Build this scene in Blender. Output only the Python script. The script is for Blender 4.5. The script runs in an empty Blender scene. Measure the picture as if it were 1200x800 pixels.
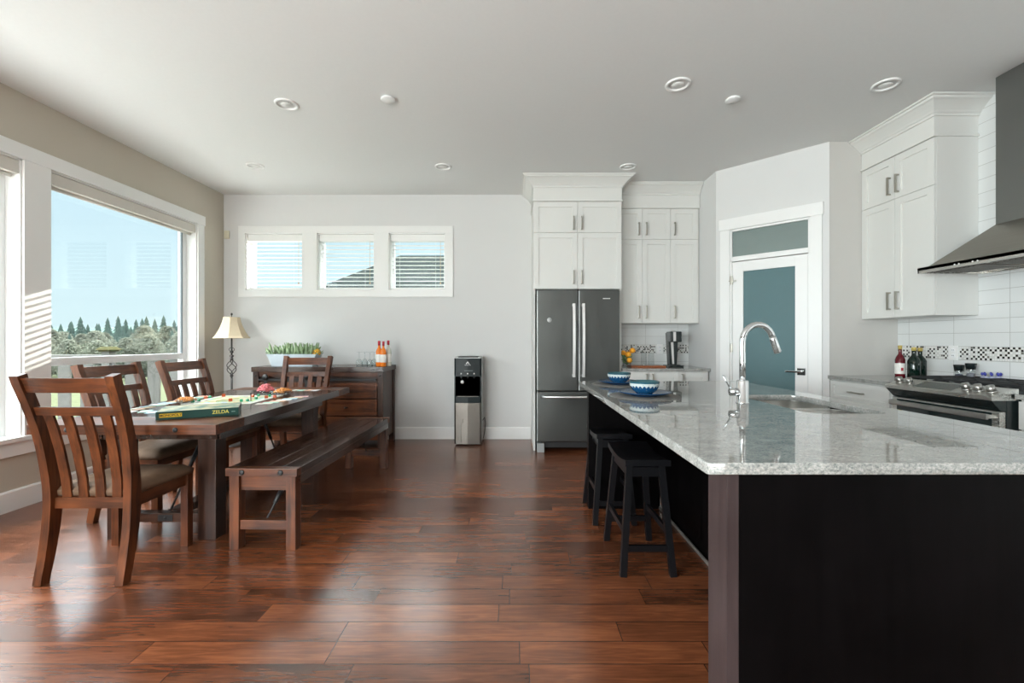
import bpy, bmesh, math, random
from mathutils import Vector, Matrix
random.seed(7)
S = bpy.context.scene
COL = S.collection
PI = math.pi

# ------------------------------------------------------------------ camera
cam_d = bpy.data.cameras.new('camera'); cam = bpy.data.objects.new('camera', cam_d); COL.objects.link(cam)
cam_d.sensor_width = 36; cam_d.lens = 520/1200*36; cam_d.clip_start = .02; cam_d.clip_end = 2000
cam_d.shift_x = -3/1200; cam_d.shift_y = -1/1200
cam.location = (0, 0, 1.226); cam.rotation_euler = (PI/2, 0, 0)
S.camera = cam

# ------------------------------------------------------------------ render look
S.view_settings.view_transform = 'Standard'; S.view_settings.look = 'None'
S.view_settings.gamma = 1; S.view_settings.use_curve_mapping = False
EXPOSURE = 0.28
S.view_settings.exposure = EXPOSURE
S.render.engine = 'CYCLES'
S.cycles.use_denoising = True
S.cycles.max_bounces = 14; S.cycles.diffuse_bounces = 8; S.cycles.glossy_bounces = 6
S.cycles.transmission_bounces = 8; S.cycles.transparent_max_bounces = 16
S.cycles.sample_clamp_indirect = 6; S.cycles.caustics_reflective = False; S.cycles.caustics_refractive = False

# ------------------------------------------------------------------ sky and sun
SKY_LOW = (.52, .80, .95); SKY_HIGH = (.90, .95, 1.0)
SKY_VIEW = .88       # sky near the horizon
SKY_TOP = 17.0        # overhead sky raised, above the visible part, to light the room
SUN_E = 13.0
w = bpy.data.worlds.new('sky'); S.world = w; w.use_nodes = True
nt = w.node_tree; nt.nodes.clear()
def wn(t, **k):
    n = nt.nodes.new(t)
    for a, b in k.items(): setattr(n, a, b)
    return n
tc = wn('ShaderNodeTexCoord'); sp = wn('ShaderNodeSeparateXYZ'); nt.links.new(tc.outputs['Generated'], sp.inputs[0])
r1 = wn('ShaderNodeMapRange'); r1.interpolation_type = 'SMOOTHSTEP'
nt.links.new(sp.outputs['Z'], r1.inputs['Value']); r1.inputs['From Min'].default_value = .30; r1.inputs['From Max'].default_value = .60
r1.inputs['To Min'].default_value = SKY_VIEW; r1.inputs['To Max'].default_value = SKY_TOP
r2 = wn('ShaderNodeMapRange'); nt.links.new(sp.outputs['Z'], r2.inputs['Value'])
r2.inputs['From Min'].default_value = 0; r2.inputs['From Max'].default_value = .35
mx = wn('ShaderNodeMix', data_type='RGBA'); nt.links.new(r2.outputs[0], mx.inputs[0])
mx.inputs[6].default_value = (.80, .97, 1.0, 1); mx.inputs[7].default_value = (.64, .86, 1.0, 1)
mx2 = wn('ShaderNodeMix', data_type='RGBA')
r3 = wn('ShaderNodeMapRange'); nt.links.new(sp.outputs['Z'], r3.inputs['Value'])
r3.inputs['From Min'].default_value = .3; r3.inputs['From Max'].default_value = .6
nt.links.new(r3.outputs[0], mx2.inputs[0]); nt.links.new(mx.outputs[2], mx2.inputs[6]); mx2.inputs[7].default_value = (1.0, .985, .96, 1)
bg = wn('ShaderNodeBackground'); wo = wn('ShaderNodeOutputWorld')
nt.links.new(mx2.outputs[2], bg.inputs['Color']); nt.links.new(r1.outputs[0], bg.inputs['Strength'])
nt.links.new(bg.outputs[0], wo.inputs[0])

sd = bpy.data.lights.new('sun', 'SUN'); sd.energy = SUN_E; sd.angle = math.radians(.5); sd.color = (1, .93, .82)
so = bpy.data.objects.new('sun', sd); COL.objects.link(so)
sun_dir = Vector((-.35, -1, -.39)).normalized()
so.rotation_euler = sun_dir.to_track_quat('-Z', 'Y').to_euler(); so.location = (3, 12, 8)

def portal(loc, rot, sx, sy):
    l = bpy.data.lights.new('window_portal', 'AREA'); l.shape = 'RECTANGLE'; l.size = sx; l.size_y = sy
    l.cycles.is_portal = True
    o = bpy.data.objects.new('window_portal', l); COL.objects.link(o); o.location = loc; o.rotation_euler = rot

XL, XR, YB, YR, ZC = -3.63, 3.516, 5.54, -4.2, 3.048
WIN_L = [(3.46, 5.07), (1.6, 3.27), (-2.1, -.3), (-3.95, -2.3)]      # left wall openings along Y
WZ0, WZ1 = .52, 2.56
WIN_B = [(-3.356, -2.642), (-2.461, -1.747), (-1.566, -.863)]
BZ0, BZ1 = 1.854, 2.568
REAR = [(-3.2, -1.1)]  # opening added behind the viewpoint so fill light can enter
for a, b in WIN_L: portal((XL-.2, (a+b)/2, (WZ0+WZ1)/2), (0, -PI/2, 0), WZ1-WZ0, b-a)
for a, b in WIN_B: portal(((a+b)/2, YB+.2, (BZ0+BZ1)/2), (-PI/2, 0, 0), b-a, BZ1-BZ0)
for a, b in REAR: portal(((a+b)/2, YR-.2, 1.3), (PI/2, 0, 0), b-a, 2.4)

# area lights added outside out-of-view windows to brighten the room
def daylight(loc, rot, sx, sy, power, col=(1, .985, .96)):
    l = bpy.data.lights.new('window_daylight', 'AREA'); l.shape = 'RECTANGLE'; l.size = sx; l.size_y = sy; l.energy = power; l.color = col
    o = bpy.data.objects.new('window_daylight', l); COL.objects.link(o); o.location = loc; o.rotation_euler = rot
LIGHT_SIDE = 76      # watts per square metre of window
LIGHT_REAR = 52
for a, b in REAR: daylight(((a+b)/2, YR-.26, 1.3), (PI/2, 0, 0), b-a, 2.3, LIGHT_REAR*2.3*(b-a))
for a, b, k in ((1.65, 2.9, .14), (-2.05, -.35, 1.15), (-3.9, -2.35, 1.5)):
    daylight((XL-.26, (a+b)/2, (WZ0+WZ1)/2), (0, -PI/2, 0), 1.9, b-a, k*LIGHT_SIDE*1.9*(b-a), (.97, .985, 1))

# ------------------------------------------------------------------ materials
MATS = {}
def newmat(name):
    m = bpy.data.materials.new(name); m.use_nodes = True; MATS[name] = m
    return m, m.node_tree, m.node_tree.nodes['Principled BSDF']
def nd(t, kind, **k):
    n = t.nodes.new(kind)
    for a, b in k.items(): setattr(n, a, b)
    return n
def c4(c): return (c[0], c[1], c[2], 1)
def srgb(r, g, b):
    f = lambda v: (v/255/12.92) if v/255 <= .04045 else ((v/255+.055)/1.055)**2.4
    return (f(r), f(g), f(b))
def plain(name, col, rough=.5, metal=0, spec=.5, noise=.04, scale=8, bump=0, **k):
    m, t, b = newmat(name)
    b.inputs['Roughness'].default_value = rough; b.inputs['Metallic'].default_value = metal
    b.inputs['Specular IOR Level'].default_value = spec
    tcn = nd(t, 'ShaderNodeTexCoord'); nz = nd(t, 'ShaderNodeTexNoise'); nz.inputs['Scale'].default_value = scale
    nz.inputs['Detail'].default_value = 4
    t.links.new(tcn.outputs['Object'], nz.inputs['Vector'])
    mixn = nd(t, 'ShaderNodeMix', data_type='RGBA'); t.links.new(nz.outputs['Fac'], mixn.inputs[0])
    mixn.inputs[6].default_value = c4([x*(1-noise) for x in col]); mixn.inputs[7].default_value = c4([min(1, x*(1+noise)) for x in col])
    t.links.new(mixn.outputs[2], b.inputs['Base Color'])
    if bump:
        bp = nd(t, 'ShaderNodeBump'); bp.inputs['Strength'].default_value = bump; bp.inputs['Distance'].default_value = .002
        n2 = nd(t, 'ShaderNodeTexNoise'); n2.inputs['Scale'].default_value = scale*12
        t.links.new(tcn.outputs['Object'], n2.inputs['Vector']); t.links.new(n2.outputs['Fac'], bp.inputs['Height'])
        t.links.new(bp.outputs[0], b.inputs['Normal'])
    for a, v in k.items(): b.inputs[a].default_value = v
    return m
def wood(name, c1, c2, axis='x', rough=.34, scale=1.0, spec=.38):
    m, t, b = newmat(name)
    tcn = nd(t, 'ShaderNodeTexCoord'); mp = nd(t, 'ShaderNodeMapping')
    sc = {'x': (3, 45, 45), 'y': (45, 3, 45), 'z': (45, 45, 3)}[axis]
    mp.inputs['Scale'].default_value = [s*scale for s in sc]
    t.links.new(tcn.outputs['Object'], mp.inputs['Vector'])
    nz = nd(t, 'ShaderNodeTexNoise'); nz.inputs['Scale'].default_value = 1; nz.inputs['Detail'].default_value = 5; nz.inputs['Distortion'].default_value = .8
    t.links.new(mp.outputs[0], nz.inputs['Vector'])
    n2 = nd(t, 'ShaderNodeTexNoise'); n2.inputs['Scale'].default_value = 5; t.links.new(tcn.outputs['Object'], n2.inputs['Vector'])
    ad = nd(t, 'ShaderNodeMath', operation='ADD'); t.links.new(nz.outputs['Fac'], ad.inputs[0]); t.links.new(n2.outputs['Fac'], ad.inputs[1])
    cr = nd(t, 'ShaderNodeMapRange'); t.links.new(ad.outputs[0], cr.inputs['Value']); cr.inputs['From Min'].default_value = .72; cr.inputs['From Max'].default_value = 1.3
    mixn = nd(t, 'ShaderNodeMix', data_type='RGBA'); t.links.new(cr.outputs[0], mixn.inputs[0])
    mixn.inputs[6].default_value = c4(c1); mixn.inputs[7].default_value = c4(c2)
    t.links.new(mixn.outputs[2], b.inputs['Base Color'])
    b.inputs['Roughness'].default_value = rough; b.inputs['Specular IOR Level'].default_value = spec
    bp = nd(t, 'ShaderNodeBump'); bp.inputs['Strength'].default_value = .12; bp.inputs['Distance'].default_value = .001
    t.links.new(nz.outputs['Fac'], bp.inputs['Height']); t.links.new(bp.outputs[0], b.inputs['Normal'])
    return m
def clear_glass(name, tint=(.97, .99, .99), rough=.02, refl=1.0):
    m, t, b = newmat(name); t.nodes.remove(b)
    out = [n for n in t.nodes if n.type == 'OUTPUT_MATERIAL'][0]
    tr = nd(t, 'ShaderNodeBsdfTransparent'); tr.inputs[0].default_value = c4(tint)
    gl = nd(t, 'ShaderNodeBsdfGlossy'); gl.inputs['Roughness'].default_value = rough
    fr = nd(t, 'ShaderNodeFresnel'); gm = nd(t, 'ShaderNodeNewGeometry'); io = nd(t, 'ShaderNodeMapRange'); t.links.new(gm.outputs['Backfacing'], io.inputs['Value']); io.inputs['To Min'].default_value = 1.45; io.inputs['To Max'].default_value = 1/1.45; t.links.new(io.outputs[0], fr.inputs[0])
    mu = nd(t, 'ShaderNodeMath', operation='MULTIPLY'); mu.inputs[1].default_value = refl
    t.links.new(fr.outputs[0], mu.inputs[0])
    ms = nd(t, 'ShaderNodeMixShader'); t.links.new(mu.outputs[0], ms.inputs[0]); t.links.new(tr.outputs[0], ms.inputs[1]); t.links.new(gl.outputs[0], ms.inputs[2])
    t.links.new(ms.outputs[0], out.inputs[0])
    return m
def steel(name, col, rough=.3, axis='z'):
    m, t, b = newmat(name)
    tcn = nd(t, 'ShaderNodeTexCoord'); mp = nd(t, 'ShaderNodeMapping')
    mp.inputs['Scale'].default_value = {'z': (160, 160, 2), 'x': (2, 160, 160), 'y': (160, 2, 160)}[axis]
    t.links.new(tcn.outputs['Object'], mp.inputs['Vector'])
    nz = nd(t, 'ShaderNodeTexNoise'); nz.inputs['Scale'].default_value = 1; t.links.new(mp.outputs[0], nz.inputs['Vector'])
    n2 = nd(t, 'ShaderNodeTexNoise'); n2.inputs['Scale'].default_value = 2.5; t.links.new(tcn.outputs['Object'], n2.inputs['Vector'])
    ad = nd(t, 'ShaderNodeMath', operation='ADD'); t.links.new(nz.outputs['Fac'], ad.inputs[0]); t.links.new(n2.outputs['Fac'], ad.inputs[1])
    mr = nd(t, 'ShaderNodeMapRange'); t.links.new(ad.outputs[0], mr.inputs['Value']); mr.inputs['From Min'].default_value = .6; mr.inputs['From Max'].default_value = 1.4
    mr.inputs['To Min'].default_value = rough-.06; mr.inputs['To Max'].default_value = rough+.1
    t.links.new(mr.outputs[0], b.inputs['Roughness'])
    b.inputs['Base Color'].default_value = c4(col); b.inputs['Metallic'].default_value = 1
    return m

WALL = plain('wall_paint', (.66, .66, .655), .75, noise=.015, scale=3)
TAUPE = plain('taupe_paint', (.50, .455, .385), .8, noise=.02, scale=3)
CEIL = plain('ceiling_paint', (.72, .725, .715), .85, noise=.02, scale=40, bump=.15)
TRIM = plain('trim_white', (.80, .80, .79), .4, noise=.01)
CAB = plain('cabinet_white', (.69, .69, .665), .38, noise=.01)
VINYL = plain('vinyl_white', (.82, .83, .84), .35, noise=.01)
SHADE = plain('roller_shade_fabric', (.62, .59, .54), .8, noise=.03)
SLAT = plain('blind_slat', (.85, .85, .84), .4, noise=.01)
GLASS = clear_glass('window_glass', (.94, .975, .98))
CGLASS = clear_glass('drinking_glass', (.93, .95, .95), refl=1.6)
NICKEL = plain('brushed_nickel', (.45, .43, .38), .32, 1)
CHROME = plain('chrome', (.75, .77, .78), .08, 1, noise=.01)
DSTEEL = steel('dark_stainless', (.13, .135, .13), .34, 'z')
STEEL = steel('stainless', (.19, .172, .155), .3, 'z')
STEELX = steel('stainless_horizontal', (.60, .59, .56), .26, 'x')
HOODS = steel('hood_stainless', (.30, .285, .25), .33, 'x')
SINKS = steel('sink_stainless', (.80, .80, .78), .28, 'y')
BRIGHT = plain('bright_handle_metal', (.86, .86, .85), .42, 1)
BLACKP = plain('black_plastic', (.012, .018, .018), .22, noise=.1)
BLACKM = plain('black_metal', (.012, .012, .013), .45, noise=.1)
IRON = plain('cast_iron', (.016, .017, .018), .55, noise=.2)
OVENG = plain('oven_glass', (.012, .022, .022), .08)
ESP = wood('espresso_shaded', (.0012, .001, .0011), (.003, .0024, .0026), 'z', .42, spec=.06)  # island wood with the shadow on its faces put into the colour
ESP_LIT = wood('espresso_lit', (.028, .018, .018), (.05, .034, .034), 'z', .42)  # same island wood, lightened where window light falls on it
BLKW = plain('black_painted_wood', (.004, .004, .005), .34, spec=.35, noise=.2, bump=.1)
C1, C2 = (.032, .010, .0045), (.175, .052, .016)
WX = wood('stained_wood_x', C1, C2, 'x'); WY = wood('stained_wood_y', C1, C2, 'y'); WZ = wood('stained_wood_z', C1, C2, 'z')
D1, D2 = (.024, .011, .008), (.068, .029, .017)
DX = wood('dark_stained_x', D1, D2, 'x', .22, spec=.6); DY = wood('dark_stained_y', D1, D2, 'y', .15, spec=.85); DZ = wood('dark_stained_z', D1, D2, 'z', .3)
SEATM = plain('seat_leather', (.17, .105, .066), .7, spec=.25, noise=.25, scale=25, bump=.3)
FROST = plain('frosted_teal_glass', (.125, .205, .22), .06, noise=.02, spec=.16)
BULB = plain('lamp_lens', (.72, .72, .70), .3)
CREAM = plain('cream_fabric', (.66, .55, .39), .8, noise=.05, scale=30, bump=.2)
LIRON = plain('lamp_iron', (.06, .055, .055), .5, .6)
GREEND = plain('leaf_green', (.12, .22, .08), .5, noise=.3, scale=30)
SUCC = plain('succulent_green', (.26, .36, .20), .55, noise=.35, scale=30)
TIN = plain('pale_tin', (.55, .62, .68), .4, .2)
YEL = plain('yellow_petals', (.80, .45, .04), .6, noise=.2, scale=60)
ORANGE = plain('orange_yellow', (.85, .36, .02), .5, noise=.2, scale=40)
NAVY = plain('blue_glaze', (.006, .045, .12), .25, spec=.3, noise=.1)
MATG = plain('woven_mat', (.12, .117, .11), .8, noise=.2, scale=120, bump=.5)

def tile_mat():
    m, t, b = newmat('white_tile')
    tcn = nd(t, 'ShaderNodeTexCoord'); br = nd(t, 'ShaderNodeTexBrick'); br.offset = 0; br.squash = 1
    t.links.new(tcn.outputs['UV'], br.inputs['Vector'])
    br.inputs['Color1'].default_value = c4((.74, .75, .745)); br.inputs['Color2'].default_value = c4((.70, .715, .71))
    br.inputs['Mortar'].default_value = c4((.42, .42, .40)); br.inputs['Scale'].default_value = 1
    br.inputs['Mortar Size'].default_value = .0016; br.inputs['Mortar Smooth'].default_value = .1
    br.inputs['Brick Width'].default_value = .403; br.inputs['Row Height'].default_value = .105
    t.links.new(br.outputs['Color'], b.inputs['Base Color']); b.inputs['Roughness'].default_value = .14
    bp = nd(t, 'ShaderNodeBump'); bp.invert = True; bp.inputs['Strength'].default_value = .4; bp.inputs['Distance'].default_value = .002
    t.links.new(br.outputs['Fac'], bp.inputs['Height']); t.links.new(bp.outputs[0], b.inputs['Normal'])
    return m
TILE = tile_mat()
def mosaic_mat():
    m, t, b = newmat('mosaic_tile')
    tcn = nd(t, 'ShaderNodeTexCoord'); mp = nd(t, 'ShaderNodeVectorMath', operation='MULTIPLY'); mp.inputs[1].default_value = (1/.017, 1/.017, 1)
    t.links.new(tcn.outputs['UV'], mp.inputs[0])
    fl = nd(t, 'ShaderNodeVectorMath', operation='FLOOR'); t.links.new(mp.outputs[0], fl.inputs[0])
    fr = nd(t, 'ShaderNodeVectorMath', operation='FRACTION'); t.links.new(mp.outputs[0], fr.inputs[0])
    wh = nd(t, 'ShaderNodeTexWhiteNoise', noise_dimensions='2D'); t.links.new(fl.outputs[0], wh.inputs['Vector'])
    cr = nd(t, 'ShaderNodeValToRGB'); cr.color_ramp.interpolation = 'CONSTANT'
    e = cr.color_ramp.elements; e[0].position = 0; e[0].color = (.012, .011, .012, 1); e[1].position = .55; e[1].color = (.62, .62, .60, 1)
    n = e.new(.70); n.color = (.16, .15, .13, 1); n = e.new(.78); n.color = (.75, .75, .73, 1)
    fs = nd(t, 'ShaderNodeSeparateXYZ'); t.links.new(fl.outputs[0], fs.inputs[0])
    sm = nd(t, 'ShaderNodeMath', operation='ADD'); t.links.new(fs.outputs[0], sm.inputs[0]); t.links.new(fs.outputs[1], sm.inputs[1])
    md = nd(t, 'ShaderNodeMath', operation='FLOORED_MODULO'); md.inputs[1].default_value = 2; t.links.new(sm.outputs[0], md.inputs[0])
    mv = nd(t, 'ShaderNodeMath', operation='MULTIPLY_ADD'); t.links.new(md.outputs[0], mv.inputs[0]); mv.inputs[1].default_value = .52; t.links.new(wh.outputs['Value'], mv.inputs[2])
    sb = nd(t, 'ShaderNodeMath', operation='MINIMUM'); t.links.new(mv.outputs[0], sb.inputs[0]); sb.inputs[1].default_value = .98
    t.links.new(sb.outputs[0], cr.inputs[0])
    sx = nd(t, 'ShaderNodeSeparateXYZ'); t.links.new(fr.outputs[0], sx.inputs[0])
    def edge(o):
        a = nd(t, 'ShaderNodeMath', operation='GREATER_THAN'); a.inputs[1].default_value = .14; t.links.new(o, a.inputs[0]); return a
    ex, ey = edge(sx.outputs[0]), edge(sx.outputs[1])
    mu = nd(t, 'ShaderNodeMath', operation='MULTIPLY'); t.links.new(ex.outputs[0], mu.inputs[0]); t.links.new(ey.outputs[0], mu.inputs[1])
    mm = nd(t, 'ShaderNodeMix', data_type='RGBA'); t.links.new(mu.outputs[0], mm.inputs[0])
    mm.inputs[6].default_value = (.55, .55, .52, 1); t.links.new(cr.outputs[0], mm.inputs[7])
    t.links.new(mm.outputs[2], b.inputs['Base Color']); b.inputs['Roughness'].default_value = .15
    return m
MOSA = mosaic_mat()
def granite_mat():
    m, t, b = newmat('speckled_granite')
    tcn = nd(t, 'ShaderNodeTexCoord')
    mp = nd(t, 'ShaderNodeMapping'); mp.inputs['Scale'].default_value = (.75, 1.5, 1); mp.inputs['Rotation'].default_value = (0, 0, .25)
    t.links.new(tcn.outputs['Object'], mp.inputs['Vector'])
    n1 = nd(t, 'ShaderNodeTexNoise'); n1.inputs['Scale'].default_value = 170; n1.inputs['Detail'].default_value = 6; n1.inputs['Roughness'].default_value = .7
    n2 = nd(t, 'ShaderNodeTexNoise'); n2.inputs['Scale'].default_value = 14; n2.inputs['Detail'].default_value = 5; n2.inputs['Distortion'].default_value = 1
    vo = nd(t, 'ShaderNodeTexVoronoi'); vo.inputs['Scale'].default_value = 190
    for n in (n1, n2, vo): t.links.new(mp.outputs[0], n.inputs['Vector'])
    c = nd(t, 'ShaderNodeValToRGB'); e = c.color_ramp.elements
    e[0].position = .30; e[0].color = (.10, .115, .11, 1); e[1].position = .66; e[1].color = (.57, .56, .525, 1)
    x = e.new(.44); x.color = (.30, .315, .30, 1); x = e.new(.53); x.color = (.41, .405, .38, 1)
    t.links.new(n1.outputs['Fac'], c.inputs[0])
    c2 = nd(t, 'ShaderNodeMapRange'); t.links.new(n2.outputs['Fac'], c2.inputs['Value']); c2.inputs['From Min'].default_value = .3; c2.inputs['From Max'].default_value = .7
    c2.inputs['To Min'].default_value = .55; c2.inputs['To Max'].default_value = .88
    ml = nd(t, 'ShaderNodeVectorMath', operation='SCALE'); t.links.new(c.outputs[0], ml.inputs[0]); t.links.new(c2.outputs[0], ml.inputs['Scale'])
    t.links.new(ml.outputs[0], b.inputs['Base Color']); b.inputs['Roughness'].default_value = .015; b.inputs['IOR'].default_value = 1.6; b.inputs['Specular IOR Level'].default_value = .75
    return m
GRAN = granite_mat()
def floor_mat():
    m, t, b = newmat('hardwood_planks')
    tcn = nd(t, 'ShaderNodeTexCoord'); s = nd(t, 'ShaderNodeSeparateXYZ'); t.links.new(tcn.outputs['Object'], s.inputs[0])
    def M(op, a, b_=None):
        n = nd(t, 'ShaderNodeMath', operation=op)
        for i, v in enumerate((a, b_)):
            if v is None: continue
            if isinstance(v, (int, float)): n.inputs[i].default_value = v
            else: t.links.new(v, n.inputs[i])
        return n.outputs[0]
    yy = M('DIVIDE', M('ADD', s.outputs['Y'], -1.681+.127*60), .127); row = M('FLOOR', yy); fy = M('FRACT', yy)
    w1 = nd(t, 'ShaderNodeTexWhiteNoise', noise_dimensions='1D'); t.links.new(row, w1.inputs['W'])
    w1b = nd(t, 'ShaderNodeTexWhiteNoise', noise_dimensions='1D'); t.links.new(M('ADD', row, 500.5), w1b.inputs['W'])
    L = M('ADD', M('MULTIPLY', w1b.outputs['Value'], .55), .62)
    xx = M('DIVIDE', M('ADD', M('ADD', s.outputs['X'], 40), M('MULTIPLY', w1.outputs['Value'], 1.3)), L)
    ix = M('FLOOR', xx); fx = M('FRACT', xx)
    cmb = nd(t, 'ShaderNodeCombineXYZ'); t.links.new(row, cmb.inputs[0]); t.links.new(ix, cmb.inputs[1])
    w2 = nd(t, 'ShaderNodeTexWhiteNoise', noise_dimensions='2D'); t.links.new(cmb.outputs[0], w2.inputs['Vector'])
    # gaps
    gy = M('LESS_THAN', fy, .028); gx = M('LESS_THAN', M('MULTIPLY', fx, L), .003)
    gap = M('MAXIMUM', gy, gx)
    # grain
    off = nd(t, 'ShaderNodeVectorMath', operation='SCALE'); t.links.new(w2.outputs['Color'], off.inputs[0]); off.inputs['Scale'].default_value = 30
    va = nd(t, 'ShaderNodeVectorMath', operation='ADD'); t.links.new(tcn.outputs['Object'], va.inputs[0]); t.links.new(off.outputs[0], va.inputs[1])
    mp = nd(t, 'ShaderNodeMapping'); mp.inputs['Scale'].default_value = (5, 60, 1); t.links.new(va.outputs[0], mp.inputs['Vector'])
    g = nd(t, 'ShaderNodeTexNoise'); g.inputs['Detail'].default_value = 6; g.inputs['Scale'].default_value = 1; g.inputs['Distortion'].default_value = 1.2; t.links.new(mp.outputs[0], g.inputs['Vector'])
    mp2 = nd(t, 'ShaderNodeMapping'); mp2.inputs['Scale'].default_value = (3, 9, 1); t.links.new(va.outputs[0], mp2.inputs['Vector'])
    g2 = nd(t, 'ShaderNodeTexNoise'); g2.inputs['Detail'].default_value = 4; g2.inputs['Scale'].default_value = 1; t.links.new(mp2.outputs[0], g2.inputs['Vector'])
    f = M('ADD', M('ADD', M('MULTIPLY', M('SUBTRACT', g.outputs['Fac'], .5), 1.1), M('MULTIPLY', M('SUBTRACT', g2.outputs['Fac'], .5), 1.1)),
          M('ADD', M('MULTIPLY', w2.outputs['Value'], .5), .22))
    cr = nd(t, 'ShaderNodeValToRGB'); e = cr.color_ramp.elements
    e[0].position = 0; e[0].color = (.035, .012, .006, 1); e[1].position = 1; e[1].color = (.27, .088, .034, 1)
    x = e.new(.3); x.color = (.105, .033, .014, 1); x = e.new(.65); x.color = (.17, .053, .021, 1)
    t.links.new(f, cr.inputs[0])
    mm = nd(t, 'ShaderNodeMix', data_type='RGBA'); t.links.new(gap, mm.inputs[0]); t.links.new(cr.outputs[0], mm.inputs[6]); mm.inputs[7].default_value = (.02, .008, .004, 1)
    t.links.new(mm.outputs[2], b.inputs['Base Color'])
    rr = nd(t, 'ShaderNodeMapRange'); t.links.new(g2.outputs['Fac'], rr.inputs['Value']); rr.inputs['To Min'].default_value = .19; rr.inputs['To Max'].default_value = .27
    t.links.new(rr.outputs[0], b.inputs['Roughness']); b.inputs['Specular IOR Level'].default_value = .95
    bp = nd(t, 'ShaderNodeBump'); bp.inputs['Strength'].default_value = .3; bp.inputs['Distance'].default_value = .002
    hh = M('SUBTRACT', M('MULTIPLY', g2.outputs['Fac'], .6), gap)
    t.links.new(hh, bp.inputs['Height']); t.links.new(bp.outputs[0], b.inputs['Normal'])
    return m
FLOORM = floor_mat()

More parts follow.
